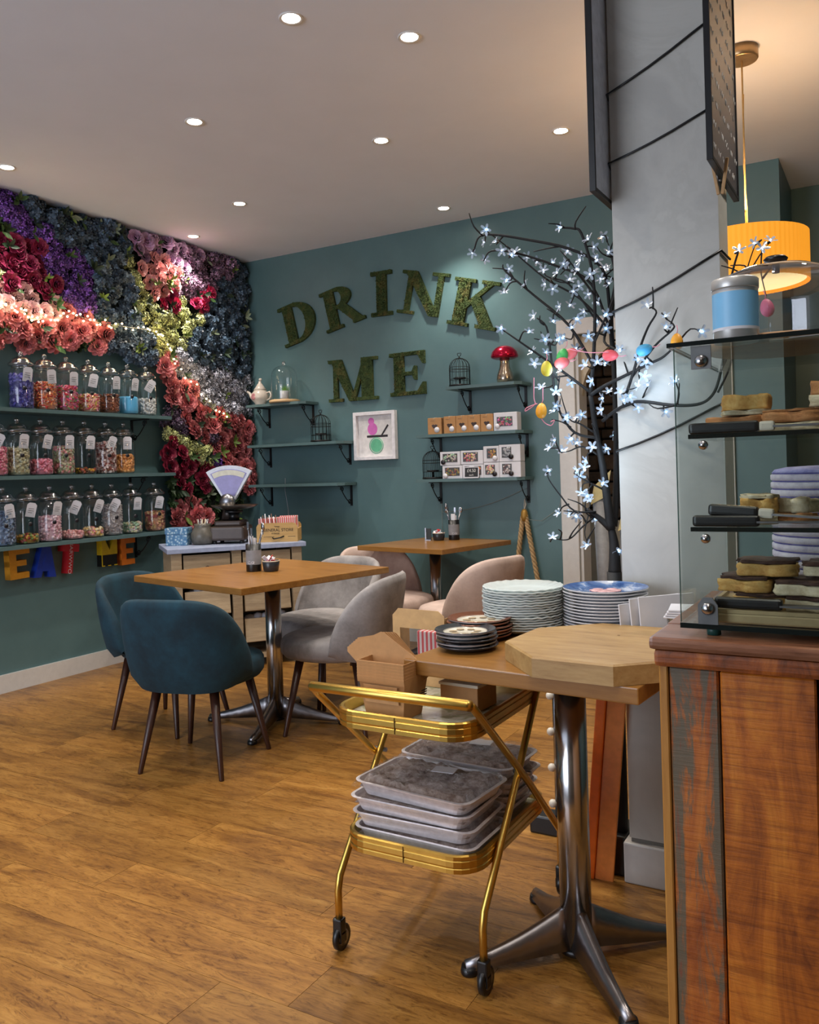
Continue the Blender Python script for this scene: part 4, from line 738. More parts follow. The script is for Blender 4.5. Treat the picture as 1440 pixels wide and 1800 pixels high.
def birdcage(m, label, s=1.0):
    t = thing('birdcage', label, 'birdcage', m @ Matrix.Scale(s, 4), 'black wire birdcages')
    MB().lathe([(.07, 0), (.075, .004), (.075, .012), (.066, .014)], 28).build('base', IRON, t)
    for i in range(16):
        a = 2*pi*i/16; c, s_ = cos(a), sin(a); P = [(.07*c, .07*s_, .012), (.07*c, .07*s_, .13)]+[(.07*cos(q)*c, .07*cos(q)*s_, .13+.065*sin(q)) for q in (.3, .6, .9, 1.2, 1.5)]
        MB().tube(P, .0016, 5).build('wire', IRON, t)
    for z in (.05, .11, .13): MB().tube([(.071*cos(k*pi/12), .071*sin(k*pi/12), z) for k in range(24)], .0018, 5, closed=True).build('hoop', IRON, t)
    MB().cyl(0, 0, .012, .05, .006, 8).lathe([(.001, .05), (.04, .052), (.044, .062), (.04, .06), (.001, .055)], 20).build('candle_cup', IRON, t)
    MB().cyl(0, 0, .19, .205, .008, 10, .004).tube([(.0, 0, .203), (.012, 0, .214), (.014, 0, .226), (.006, 0, .23), (0, 0, .224), (-.006, 0, .23), (-.014, 0, .226), (-.012, 0, .214), (0, 0, .203)], .0022, 6).build('heart_loop', IRON, t)
    return t
birdcage(T(-3.715, 5.125, 1.462), 'black wire birdcage at the right end of the middle left shelf', 1.05)
birdcage(T(-2.545, 5.125, 1.785), 'black wire birdcage beside the red mushroom')
birdcage(T(-2.775, 5.13, 1.165), 'black wire birdcage in the dark beside the white sweet boxes')
t = thing('mushroom_ornament', 'metallic red capped mushroom ornament with a silver stalk on the upper right shelf', 'ornament', T(-2.215, 5.13, 1.785))
MB().lathe([(.04, 0), (.052, .006), (.056, .03), (.05, .06), (.036, .1), (.03, .14), (.034, .165)], 32).build('stalk', mat('mercury_glass', (176, 164, 148), .2, .9, var=.3, scale=50, bump=.2), t)
MB().lathe([(.03, .163), (.07, .16), (.088, .168), (.09, .178), (.082, .205), (.06, .23), (.03, .243), (.001, .246)], 36, None, False).build('cap', mat('red_foil', (190, 24, 60), .2, .75), t)
# framed picture
t = thing('framed_picture', 'white box frame with a pink and green abstract picture under the letter M', 'picture', Matrix.Translation((-3.302, 5.25, 1.493)) @ FACE_BACK)
fr = MB(); hw_, hh = .18, .177
for (x0, x1, y0, y1) in ((-hw_, -hw_+.026, -hh, hh), (hw_-.026, hw_, -hh, hh), (-hw_+.026, hw_-.026, -hh, -hh+.026), (-hw_+.026, hw_-.026, hh-.026, hh)): fr.rbox(x0, x1, y0, y1, 0, .042, .002, 1)
fr.build('frame', mat('white_frame', (226, 224, 228), .35), t); MB().box(-hw_+.026, hw_-.026, -hh+.026, hh-.026, .002, .008).build('mount', mat('mount_card', (222, 219, 218), .6), t)
MB().lathe([(.05, 0), (.05, .002)], 28, T(0, -.072, .008)).build('green_disc', mat('print_green', (96, 178, 140), .6), t)
MB().lathe([(.055, 0), (.061, 0), (.061, .0015), (.055, .0015)], 28, T(0, -.072, .008), False).build('green_ring', mat('print_green', (96, 178, 140)), t)
MB().rbox(-.08, .1, -.012, .004, .008, .01, .001, 1).prism([(.04, .0), (.055, .0), (.11, .07), (.10, .08)], .008, .0095).build('black_bar', mat('print_black', (38, 32, 38), .6), t)
MB().prism([(-.03+.042*cos(a), .05+.045*sin(a)) for a in [2*pi*i/24 for i in range(24)]], .008, .0098).prism([(-.04+.026*cos(a), .108+.026*sin(a)) for a in [2*pi*i/20 for i in range(20)]], .008, .0096).build('pink_shape', mat('print_pink', (214, 110, 190), .6), t)
# gift boxes
def gift_box(name, label, x, z, w, h, d, m, kind, rz=0, y=5.06, win=None, stick=None, group=None):
    t = thing(name, label, 'box', T(x+w/2, y+d/2, z, R(rz)), group)
    b = MB().rbox(-w/2, w/2, -d/2, d/2, 0, h, .002, 1).build('carton', m, t)
    F = T(0, -d/2, 0) @ FACE_BACK
    if kind == 'kraft':
        MB().prism([(-.022, .062), (-.008, .068), (0, .063), (.008, .068), (.022, .062), (.012, .045), (0, .036), (-.012, .045)], 0, .001, F).build('heart_window', mat('dark_chocolate', (52, 32, 24), .5), t)
        MB().lathe([(.0001, .001), (.019, .001), (.019, 0)], 20, F @ T(.016, .03, .001), False).build('sticker', WHITEC, t)
        MB().tube([(-.0, -d/2-.001, h*.8), (-.002, -d/2-.001, h), (0, 0, h+.003), (0, d/2, h+.002)], .001, 5).build('twine', CREAMP, t)
        MB().box(-.03, 0, h-.022, h-.018, 0, .0006, F).build('printed_line', mat('brown_ink', (140, 104, 70), .7), t)
    else:
        x0, x1, y0, y1 = win; q = random.Random(int(x*1000+z*100)); sw = MB(); pal = [lin(c) for c in PAL[kind]]
        MB().box(x0, x1, y0, y1, 0, .0006, F).build('window_recess', mat('dark_window', (70, 56, 50), .6), t)
        for i in range(34): sw.ball(0, 0, 0, q.uniform(.005, .009), 6, 1, 1, .6, q.choice(pal), F @ T(q.uniform(x0+.008, x1-.008), q.uniform(y0+.007, y1-.007), .001))
        stuff(sw.build('sweets', SWEET, t))
        MB().box(x0, x1, y0, y1, .007, .0075, F).build('window_film', GLASS, t)
        if stick: MB().lathe([(.0001, .001), (.017, .001), (.017, 0)], 20, F @ T(stick[0], stick[1], .008), False).build('sticker', mat('black_sticker', (24, 22, 30)) if stick[2] else WHITEC, t)
    return t
for i, x in enumerate([-2.77, -2.645, -2.553, -2.463, -2.37]):
    gift_box('kraft_gift_box', ['brown kraft box, leftmost on the middle right shelf, turned a little', 'brown kraft box, second from the left on the middle right shelf', 'brown kraft box, third of five on the middle right shelf', 'brown kraft box, fourth of five on the middle right shelf', 'brown kraft box beside the white box on the middle right shelf'][i], x, 1.47, .09 if i else .1, .112+.004*(i > 0), .07, KRAFT, 'kraft', 8 if i == 0 else 0, group='kraft boxes')
G = 'white sweet boxes'
gift_box('white_sweet_box', 'white window box at the right end of the kraft boxes', -2.275, 1.47, .165, .118, .07, WHITEC, 'rainbow', win=(-.06, .05, .028, .09), stick=(-.055, .03, 0), group=G)
for nm, x, z, w, h, k_, win, st in (('white window box of green sweets, lower left of the pile', -2.665, 1.165, .15, .088, 'amber', (-.055, .055, .018, .075), (-.05, .02, 0)),
    ('white window box behind the small chalkboard price sign', -2.513, 1.165, .155, .09, 'orange', (-.06, .06, .02, .08), None),
    ('white window box of yellow sweets with a black seal, lower row', -2.356, 1.165, .11, .1, 'shell', (-.045, .025, .02, .085), (.025, .025, 1)),
    ('white window box of brown pink sweets, lower right of the pile', -2.244, 1.165, .15, .1, 'nougat', (-.055, .012, .02, .088), (.01, .025, 1)),
    ('white window box of grey sweets with a black seal, upper left of the pile', -2.68, 1.2555, .152, .092, 'mint', (-.055, .055, .02, .078), (-.05, .022, 1)),
    ('white window box of pink and orange sweets, upper middle of the pile', -2.524, 1.2575, .165, .092, 'pinkmix', (-.065, .045, .018, .08), None),
    ('white window box of yellow sweets in the upper row', -2.356, 1.2675, .11, .105, 'gold', (-.03, .04, .025, .09), (.03, .025, 0)),
    ('white window box of grey white sweets, upper right of the pile', -2.244, 1.2675, .15, .11, 'grey', (-.055, .012, .025, .095), (.012, .032, 1))):
    gift_box('white_sweet_box', nm, x, z, w, h, .075, WHITEC, k_, win=win, stick=st, group=G)
t = thing('price_sign', 'small scalloped chalkboard price sign leaning on the white boxes', 'sign', T(-2.44, 5.045, 1.166, 0, R(-5)) @ FACE_BACK)
MB().prism([(-.052, 0), (-.02, .0), (0, -.001), (.02, 0), (.052, 0), (.055, .012), (.055, .06), (.05, .074), (.02, .076), (.01, .081), (-.01, .081), (-.02, .076), (-.05, .074), (-.055, .06), (-.055, .012)], 0, .004).build('white_border', WHITEC, t)
MB().box(-.048, .048, .008, .07, .004, .005).build('chalk_panel', mat('chalkboard', (40, 42, 46), .8), t)
CH = mat('chalk', (200, 200, 200), .9); text('£4.50', .032, CH, t, T(0, .049, .005), sx=.9); text('each', .018, CH, t, T(0, .02, .005))
# twisted rope tieback, fairy wires
ROPE = mat('jute_rope', (176, 146, 104), .85, var=.15, scale=60, bump=.3)
t = thing('rope_tieback', 'thick twisted jute rope looped from a hook under the right shelves', 'rope', T(-2.14, 5.21, .93))
def strand(P, ph, r):
    out = []
    for i in range(60):
        q = i/59*(len(P)-1); k = min(len(P)-2, int(q)); p = Vector(P[k]).lerp(Vector(P[k+1]), q-k); a = ph+i*.75; out.append(p+Vector((cos(a)*r, sin(a)*r, sin(a)*r*.3)))
    return out
for nm, P in (('left_strand', [(-.01, 0, -.02), (-.03, 0, -.15), (-.055, 0, -.32), (-.085, 0, -.55), (-.09, .0, -.75)]), ('right_strand', [(.008, 0, -.02), (.03, 0, -.15), (.06, 0, -.32), (.09, 0, -.5), (.11, 0, -.7)])):
    b = MB(); [b.tube(strand(P, ph, .009), .009, 7) for ph in (0, 2.1, 4.2)]; b.build('rope_strand', ROPE, t)
MB().lathe([(.02, -.06), (.024, -.03), (.022, 0), (.012, .02)], 20).build('gold_binding', mat('gold_binding', (170, 130, 60), .5, .4), t)
MB().tube([(0, 0, .015), (.012, 0, .05), (0, .015, .09), (-.008, .02, .05), (0, 0, .015)], .003, 6).build('loop', CREAMP, t)
WIRE = mat('silver_wire', (150, 150, 142), .4, .6)
t = thing('fairy_wire', 'thin silver fairy light wire hanging below the right shelves to the rope', 'fairy lights', T(-2.77, 5.235, .93))
P = [(0, 0, .06)]+[(.64*q, 0, .0+.07*q*q-.02*sin(pi*q)+.09*q) for q in [i/10 for i in range(11)]]+[(.63, -.01, .05), (.66, -.02, -.05), (.74, 0, -.06), (.86, 0, .02), (.93, 0, .25), (.95, 0, .45)]
MB().tube(P, .0016, 5).tube([(0, 0, .06), (-.003, 0, -.2)], .0014, 5).build('wire', WIRE, t)
for p in ((.86, -.003, .02), (.91, -.003, .16), (.935, -.003, .28)): MB().ball(*p, .004, 8).build('bulb', emit('fairy_cool', (225, 240, 255), 4), t)
t = thing('scale_lead', 'thin white lead hanging from the lowest left shelf behind the crate', 'cable', T(-4.16, 5.245, .8))
MB().tube([(0, 0, .4), (-.005, 0, .3), (.02, 0, .15), (.03, -.01, -.02)], .0018, 5).build('lead', WHITEC, t)
# ================================================================== flower wall
fwall = thing('flower_wall', 'wall of artificial flowers in purple, navy, coral, lime and pink behind the sweet jars', 'flower wall', T(-4.55, 4, 2))
FW = lambda x, y, z: T(x+4.55-4.55+.0, y-4, z-2)
poly = [(2.35, CEIL-.0), (5.245, CEIL), (5.245, 1.25), (4.97, .83), (4.36, .83), (4.33, 1.2), (4.34, 2.0), (3.86, 2.085), (3.6, 2.06), (2.35, 2.03)]
MB().prism([(y-4, z-2) for y, z in [(2.3, CEIL-.001), (5.249, CEIL-.001), (5.249, 1.25), (4.97, .85), (4.42, .85), (4.40, 2.08), (3.86, 2.12), (2.3, 2.08)]], 0, .03, FACE_LEFT).build('foliage_backing', mat('dark_foliage_backing', (22, 34, 26), .9, var=.4), fwall)
def petal_flower(layers, q, ruffle=.0, cup=1.0):
    """layers: (n petals, inner radius, length, width, tilt from face, height)"""
    b = MB()
    for (n, r, L, W, tilt, h) in layers:
        o = q.uniform(0, 6)
        for i in range(n):
            a = o+2*pi*i/n+q.uniform(-.15, .15); tl = tilt+q.uniform(-.12, .12); rf = [q.uniform(-1, 1)*ruffle for _ in range(12)]; vs = []
            for j in range(4):
                v = j/3; el = tl+cup*(v-.5)*-.9; dist = L*v
                for k in range(4):
                    u = k/3*2-1; w_ = W*(.35+.65*sin(pi*min(1, .25+.6*v)))*.5*(1 if j < 3 else .75)
                    rad = r+dist*cos(tl)*.9; z = h+dist*sin(tl)-cup*.006*(v**2)*(1-u*u)*0+(-.25*cup*L*v*v)+u*u*.18*W+rf[(j*4+k) % 12]*v
                    x_, y_ = rad, u*w_; vs.append((x_*cos(a)-y_*sin(a), x_*sin(a)+y_*cos(a), z))
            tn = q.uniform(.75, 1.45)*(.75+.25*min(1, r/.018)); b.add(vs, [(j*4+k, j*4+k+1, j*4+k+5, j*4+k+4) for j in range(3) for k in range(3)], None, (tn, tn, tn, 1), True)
    return b
q = random.Random(11)
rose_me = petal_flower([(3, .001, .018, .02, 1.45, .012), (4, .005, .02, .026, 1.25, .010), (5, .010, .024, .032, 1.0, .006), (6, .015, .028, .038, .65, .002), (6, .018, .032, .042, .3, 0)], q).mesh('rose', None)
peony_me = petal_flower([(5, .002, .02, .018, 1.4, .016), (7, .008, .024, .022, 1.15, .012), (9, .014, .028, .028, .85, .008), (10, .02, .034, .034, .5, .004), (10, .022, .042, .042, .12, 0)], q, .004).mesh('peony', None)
def cluster(n, R_, fl, q, petals=4):
    b = MB()
    for i in range(n):
        z = 1-(i+.5)/n*1.05; a = i*2.39996; rr_ = math.sqrt(max(0, 1-z*z)); d = Vector((rr_*cos(a), rr_*sin(a), max(0, z)*.8)); c = d*R_*q.uniform(.62, 1.12)
        mm = Matrix.Translation(c) @ Vector((d.x, d.y, d.z+.35)).to_track_quat('Z', 'Y').to_matrix().to_4x4() @ Matrix.Rotation(q.uniform(0, 6), 4, 'Z')
        tn0 = q.choice((.35, .6, .85, 1.1, 1.5, 2.1))
        for k in range(petals):
            tn = tn0*q.uniform(.8, 1.2); t_ = 2*pi*k/petals; c_, s_ = cos(t_), sin(t_)
            P = [(0, 0, 0), (fl*.55, -fl*.42, fl*.12), (fl, 0, fl*.25), (fl*.55, fl*.42, fl*.12)]
            b.add([(x*c_-y*s_, x*s_+y*c_, z_) for x, y, z_ in P], [(0, 1, 2, 3)], mm @ Matrix.Rotation(q.uniform(-.7, .7), 4, 'X'), (tn, tn, tn, 1))
    return b
hyd_me = cluster(70, .056, .022, q).mesh('hydrangea', None); spray_me = cluster(100, .055, .014, q, 3).mesh('blossom_spray', None)
def leafy(n, L, q):
    b = MB()
    for i in range(n):
        a = q.uniform(0, 6.28); t_ = q.uniform(.15, .9); l = L*q.uniform(.7, 1.1)
        mm = Matrix.Rotation(a, 4, 'Z') @ Matrix.Rotation(-t_, 4, 'Y')
        b.add([(0, 0, 0), (l*.35, -l*.2, .003), (l*.7, -l*.17, .0), (l, 0, -.004), (l*.7, l*.17, 0), (l*.35, l*.2, .003), (l*.5, 0, -.006)], [(0, 1, 6), (1, 2, 6), (2, 3, 6), (3, 4, 6), (4, 5, 6), (5, 0, 6)], mm, None, True)
    return b
foli_me = leafy(26, .055, q).mesh('foliage', None); big_me = leafy(4, .085, q).mesh('leaf', None)
for me in (rose_me, peony_me, hyd_me, spray_me, foli_me, big_me): me.materials.append(None)
def fm(n, c, v=.18): return tone_mat('petal_'+n, c, .5, v)
FK = {'purple': (spray_me, 'blossom_spray', fm('purple', (112, 72, 160)), 1.0), 'navy': (hyd_me, 'hydrangea', fm('navy', (72, 92, 112)), .95), 'greyblue': (hyd_me, 'hydrangea', fm('greyblue', (130, 148, 160)), .9),
      'burgundy': (rose_me, 'rose', fm('burgundy', (156, 48, 86)), 1.35), 'blush': (rose_me, 'rose', fm('blush', (232, 190, 194)), 1.2), 'coral': (peony_me, 'peony', fm('coral', (206, 120, 124)), 1.2),
      'limegreen': (spray_me, 'blossom_spray', fm('lime', (196, 202, 138)), .85), 'rosepink': (rose_me, 'rose', fm('rosepink', (236, 176, 174)), 1.3), 'lilac': (rose_me, 'rose', fm('lilac', (200, 162, 194)), 1.3),
      'mauve': (spray_me, 'blossom_spray', fm('mauve', (136, 106, 132)), 1.0), 'magenta': (rose_me, 'rose', fm('magenta', (206, 60, 108)), 1.2), 'lavender': (spray_me, 'blossom_spray', fm('lavender', (168, 170, 184)), 1.0),
      'plum': (spray_me, 'blossom_spray', fm('plum', (78, 62, 84)), 1.0), 'wine': (rose_me, 'rose', fm('wine', (150, 42, 70)), 1.3), 'leafgreen': (foli_me, 'foliage', LEAF, 1.0)}
MESHC = {}
def flower(kind, y, z, x, sc, q):
    me, nm, m_, s_ = FK[kind]; key = (nm, m_.name)
    if key not in MESHC:
        c = me.copy(); c.name = nm; c.materials.clear(); c.materials.append(m_); MESHC[key] = c
    tilt = Matrix.Rotation(q.uniform(-.35, .35), 4, 'X') @ Matrix.Rotation(q.uniform(-.35, .35), 4, 'Y')
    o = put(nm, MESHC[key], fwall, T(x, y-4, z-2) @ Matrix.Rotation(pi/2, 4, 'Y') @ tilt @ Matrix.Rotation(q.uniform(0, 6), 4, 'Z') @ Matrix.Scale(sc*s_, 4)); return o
ST = [(y, z, k_) for k_, v in SITES.items() for y, z in v]
cnt = {}; used = []; q = random.Random(3)
def kind_at(y, z):
    yy, zz_ = y+q.gauss(0, .012), z+q.gauss(0, .012); return min(ST, key=lambda s_: (s_[0]-yy)**2+(s_[1]-zz_)**2)[2]
SP = {'rose': .066, 'peony': .078, 'hydrangea': .072, 'blossom_spray': .07, 'foliage': .07}
for tr_ in range(60000):
    y, z = q.uniform(2.35, 5.22), q.uniform(.84, CEIL-.03)
    if not inside(y, z, poly): continue
    k_ = kind_at(y, z); nm = FK[k_][1]; d = SP[nm]
    if any(abs(a-y) < d and (a-y)**2+(b_-z)**2 < (.5*(d+e_))**2 for a, b_, e_ in used): continue
    if cnt.get(nm, 0) >= 298: continue
    used.append((y, z, d)); cnt[nm] = cnt.get(nm, 0)+1
    flower(k_, y, z, .035+q.uniform(0, .045)+(.02 if nm in ('rose', 'peony') else 0), q.uniform(.9, 1.2), q)
# single leaves and sprigs poking out
LM = {}
for c, nm in (((60, 92, 44), 'mid'), ((116, 142, 62), 'light'), ((38, 58, 40), 'dark'), ((140, 156, 130), 'sage')):
    m_ = big_me.copy(); m_.materials.clear(); m_.materials.append(mat('leaf_'+nm, c, .5, var=.25, vary=.2)); LM[nm] = m_
for i in range(110):
    while True:
        y, z = q.uniform(2.5, 5.2), q.uniform(.86, CEIL-.05)
        if inside(y, z, poly): break
    put('leaf', LM[q.choice(['mid', 'dark', 'dark', 'light', 'sage'])], fwall, T(.09+q.uniform(0, .03), y-4, z-2) @ Matrix.Rotation(pi/2, 4, 'Y') @ Matrix.Rotation(q.uniform(0, 6), 4, 'Z') @ Matrix.Scale(q.uniform(.6, 1.0), 4))
for i in range(34):   # ragged edge by the ceiling and along the corner and lower hem
    y, z = (q.uniform(2.9, 5.1), CEIL-.06) if i < 14 else ((5.16, q.uniform(1.3, 2.8)) if i < 24 else (q.uniform(2.7, 4.3), 2.1))
    put('leaf', LM[q.choice(['mid', 'dark', 'sage'])], fwall, T(.07, y-4, z-2) @ Matrix.Rotation(pi/2, 4, 'Y') @ Matrix.Rotation(q.uniform(0, 6), 4, 'Z') @ Matrix.Scale(q.uniform(.7, .95), 4))
FP = [(2.5, 2.25), (2.75, 2.24), (3.029, 2.252), (3.137, 2.225), (3.229, 2.205), (3.366, 2.211), (3.512, 2.27), (3.66, 2.242), (3.841, 2.241), (4.032, 2.244), (4.184, 2.248), (4.286, 2.189), (4.36, 2.034), (4.55, 1.888), (4.75, 1.732), (4.9, 1.652)]
t = thing('flower_fairy_lights', 'string of warm fairy lights woven along the flower wall above the jars', 'fairy lights', T(-4.55, 4, 2))
FPX = [(.125+.012*(i % 2), y-4, z-2) for i, (y, z) in enumerate(FP)]
MB().tube(FPX, .0016, 5).build('wire', WIRE, t)
WB = MB().ball(0, 0, 0, .0065, 8).mesh('bulb', emit('fairy_warm', (255, 214, 150), 16))
for a_, b_ in zip(FPX, FPX[1:]):
    n_ = 6 if a_[1] < -.3 else 4
    for k in range(n_):
        p = Vector(a_).lerp(Vector(b_), k/n_)+Vector((q.uniform(0, .02), q.uniform(-.01, .01), q.uniform(-.025, .025))); put('bulb', WB, t, Matrix.Translation(p))
for y, z in ((3.0, 2.23), (3.35, 2.21), (3.68, 2.24), (4.05, 2.24), (4.5, 1.93)):
    l = bpy.data.lights.new('fairy_glow', 'POINT'); l.energy = .5; l.color = (1, .8, .5); l.shadow_soft_size = .05; o = bpy.data.objects.new('fairy_glow', l); COL.objects.link(o); o.location = (-4.36, y, z)
# ================================================================== gold trolley
t = thing('gold_trolley', 'vintage gold drinks trolley with crossed legs and two trays in front of the table', 'trolley', T(-1.065, 1.95, 0))
def rr(x0, x1, y0, y1, r, n=6):
    P = []
    for cx_, cy_, a0 in ((x1-r, y1-r, 0), (x0+r, y1-r, 90), (x0+r, y0+r, 180), (x1-r, y0+r, 270)): P += [(cx_+r*cos(R(a0+90*i/n)), cy_+r*sin(R(a0+90*i/n))) for i in range(n+1)]
    return P
TRAYG = N('pale_printed_tray'); _a = TRAYG.noise(9, 4, dist=1); TRAYG.col(TRAYG.ramp(_a, [(.42, lin((176, 176, 158))), (.55, lin((196, 196, 180))), (.62, lin((150, 156, 128)))])); TRAYG.set(Roughness=.2); TRAYG = TRAYG.m
OX, OY = -1.065, 1.95
def tray(name, x0, x1, y0, y1, z, r=.07):
    P = rr(x0-OX, x1-OX, y0-OY, y1-OY, r); n = len(P); P2 = rr(x0-OX+.007, x1-OX-.007, y0-OY+.007, y1-OY-.007, r-.006)
    o = MB().prism(P, z-.012, z-.004).build(name, TRAYG, t)
    b = MB(); prof = [(0, -.02), (1, -.018), (1.0, -.008), (.6, -.006), (1, -.002), (1, .010), (.6, .012), (1, .014), (1, .022), (0, .025)]
    vs = []
    for k, (o_, dz) in enumerate(prof):
        for (xa, ya), (xb, yb) in zip(P, P2): f = o_*.004; L = math.hypot(xa-xb, ya-yb); vs.append((xa+(xa-xb)/L*f, ya+(ya-yb)/L*f, z+dz))
    for (xb, yb) in P2: vs.append((xb, yb, z+.024))
    for (xb, yb) in P2: vs.append((xb, yb, z-.02))
    m_ = len(prof)+2
    b.add(vs, [(k*n+i, k*n+(i+1) % n, ((k+1) % m_)*n+(i+1) % n, ((k+1) % m_)*n+i) for k in range(m_) for i in range(n)], None, None, False)
    b.build('gold_rim', GOLD, o)
    MB().box((x0+x1)/2-OX-.001, (x0+x1)/2-OX+.001, y0-OY-.0052, y0-OY, z-.017, z+.022).build('rim_joint', mat('dark_brass', (90, 64, 24), .4, .8), o)
tray('top_tray', -1.235, -.855, 1.705, 2.19, .615); tray('lower_tray', -1.235, -.865, 1.735, 2.22, .295)
for sx in (-1, 1):
    x = (-1.26 if sx < 0 else -.853)-OX; xi = x-sx*.0
    a_ = MB().tube([(x, 1.752-OY, .06), (x, 1.752-OY, .155), (x, 1.762-OY, .19), (x+sx*.004, 1.97-OY, .44), (x+sx*.004, 2.13-OY, .64), (x, 2.16-OY, .655)], .0095, 14); a_.build('leg', GOLD, t)
    xr = x+sx*.02
    b_ = MB().tube([(xr-sx*.02, 2.272-OY, .06), (xr-sx*.02, 2.272-OY, .15), (xr-sx*.015, 2.262-OY, .19), (xr, 2.0-OY, .42), (xr, 1.72-OY, .665), (xr-sx*.002, 1.695-OY, .688), (xr-sx*.01, 1.685-OY, .692)], .0095, 14); b_.build('leg', GOLD, t)
    MB().tube([(x-sx*.012, 1.985-OY, .447), (x+sx*.035, 1.985-OY, .447)], .006, 10).build('pivot', STEEL, t)
    for y in (1.752, 2.272):
        A = T(x, y-OY, 0)
        c = MB().rbox(-.013, .013, -.012, .012, .042, .085, .004, 2, A).box(-.013, -.009, -.012, .012, .025, .05, A).box(.009, .013, -.012, .012, .025, .05, A).build('caster', BLACK, t)
        W = A @ T(0, .008, .033) @ Matrix.Rotation(pi/2, 4, 'Y')
        MB().lathe([(.018, -.0075), (.029, -.0085), (.033, -.005), (.033, .005), (.029, .0085), (.018, .0075)], 28, W).build('tyre', BLACK, c)
        MB().lathe([(.004, -.009), (.02, -.0085), (.02, .0085), (.004, .009)], 20, W).build('wheel_disc', STEEL, c)
MB().tube([(-1.273-OX, 1.688-OY, .692), (-1.27-OX, 1.682-OY, .694), (-1.06-OX, 1.680-OY, .695), (-.84-OX, 1.682-OY, .694), (-.836-OX, 1.688-OY, .692)], .0125, 18).build('handle_bar', GOLD, t)
MB().tube([(-1.26-OX, 2.16-OY, .655), (-1.06-OX, 2.165-OY, .657), (-.853-OX, 2.16-OY, .655)], .009, 12).build('rear_bar', GOLD, t)
# foil trays of wrapped cake
FOIL = mat('aluminium_foil', (228, 222, 224), .42, .5, var=.12, scale=60, bump=.25); FUDGE = N('crumbled_cake'); _a = FUDGE.noise(28, 8, rough=.75)
FUDGE.col(FUDGE.ramp(_a, [(.35, lin((110, 82, 68))), (.5, lin((190, 168, 156))), (.66, lin((226, 212, 206)))])); FUDGE.set(Roughness=.7); FUDGE.bump(_a, .8, .02); FUDGE = FUDGE.m
FILM = N('cling_film'); _t = FILM.n('ShaderNodeBsdfTransparent'); _g = FILM.n('ShaderNodeBsdfGlossy', i_Roughness=.13); _x = FILM.n('ShaderNodeMixShader', i_0=.2)
_n = FILM.noise(16, 6, rough=.8, dist=2.5); _b = FILM.n('ShaderNodeBump', i_Strength=1., i_Distance=.08); FILM.l(_n, _b.inputs['Height']); FILM.l(_b.outputs[0], _g.inputs['Normal'])
FILM.l(_t.outputs[0], _x.inputs[1]); FILM.l(_g.outputs[0], _x.inputs[2]); FILM.l(_x.outputs[0], FILM.out.inputs[0]); FILM = FILM.m
def foil_tray(m, label, w=.345, d=.218, h=.034, cake=FUDGE, lab=True):
    t = thing('foil_tray', label, 'foil tray', m, 'foil cake trays')
    rings = [(.86, 0), (.865, .0), (.93, h*.7), (.955, h-.004), (1.0, h-.002), (1.005, h), (.955, h+.001), (.93, h*.7+.001)]
    P = rr(-w/2, w/2, -d/2, d/2, .03, 4); n = len(P); b = MB(); vs = [(x*s_, y*s_, z) for s_, z in rings for x, y in P]
    fs = [(k*n+i, k*n+(i+1) % n, (k+1)*n+(i+1) % n, (k+1)*n+i) for k in range(len(rings)-1) for i in range(n)]+[tuple(range(n))[::-1]]
    b.add(vs, fs); b.build('foil_pan', FOIL, t)
    c = MB(); q_ = random.Random(label); nx, ny = 22, 16
    c.grid(lambda u, v: ((u-.5)*w*.905, (v-.5)*d*.89, h-.005+((0.012*q_.random()+.006 if lab else .003*q_.random()) if 0 < u < 1 and 0 < v < 1 else -.012)), nx, ny); c.build('cake', cake, t)
    f = MB(); f.grid(lambda u, v: ((u-.5)*w*1.01, (v-.5)*d*1.01, h+(.011+.006*q_.random() if lab else -.0005) if .02 < u < .98 and .02 < v < .98 else h*.55), 18, 12); f.build('cling_film', FILM, t)
    if lab: MB().box(-.03, .03, -.02, .02, h+.021, h+.022, T(.03, .02, 0, R(12))).build('paper_label', WHITEC, t)
    return t
z = .2915+.0
for i, (dx, dy, rz, lab) in enumerate([(0, 0, -1, 'foil cake tray at the bottom of the front pile on the trolley'), (-.008, .004, 1, 'foil cake tray second from the bottom of the front pile'), (-.012, .002, -1, 'foil cake tray third from the bottom of the front pile'), (.0, .006, -5, 'wrapped foil cake tray on top of the front pile with a white label')]):
    foil_tray(T(-1.047+dx, 1.868+dy, z, R(rz)), lab, lab=i == 3); z += .0365
z = .2915
for i, (dx, lab) in enumerate([(0, 'foil cake tray at the bottom of the rear pile on the trolley'), (.01, 'foil cake tray in the middle of the rear pile on the trolley'), (.02, 'foil cake tray third in the rear pile on the trolley'), (.012, 'wrapped foil tray on top of the rear pile, dark crumbly cake')]):
    foil_tray(T(-1.062+dx, 2.102, z, R(-2)), lab, d=.20, lab=i == 3); z += .0375
# kraft boxes on the trolley top
def kraft_tub(m, label, group):
    t = thing('kraft_food_box', label, 'food box', m, group); h = .105
    b = MB(); a0, a1, b0, b1 = .055, .070, .042, .054
    vs = [(-a0, -b0, 0), (a0, -b0, 0), (a0, b0, 0), (-a0, b0, 0), (-a1, -b1, h), (a1, -b1, h), (a1, b1, h), (-a1, b1, h)]; k_ = .0015
    vi = [(x-math.copysign(k_, x), y-math.copysign(k_, y), z_+(.0015 if z_ == 0 else 0)) for x, y, z_ in vs]
    b.add(vs+vi, [(3, 2, 1, 0), (0, 1, 5, 4), (1, 2, 6, 5), (2, 3, 7, 6), (3, 0, 4, 7), (8, 9, 10, 11), (8, 12, 13, 9), (9, 13, 14, 10), (10, 14, 15, 11), (11, 15, 12, 8), (4, 5, 13, 12), (5, 6, 14, 13), (6, 7, 15, 14), (7, 4, 12, 15)]); b.build('tub', KRAFT, t)
    return t
KP = T(-1.105, 1.80, .612, R(-3))
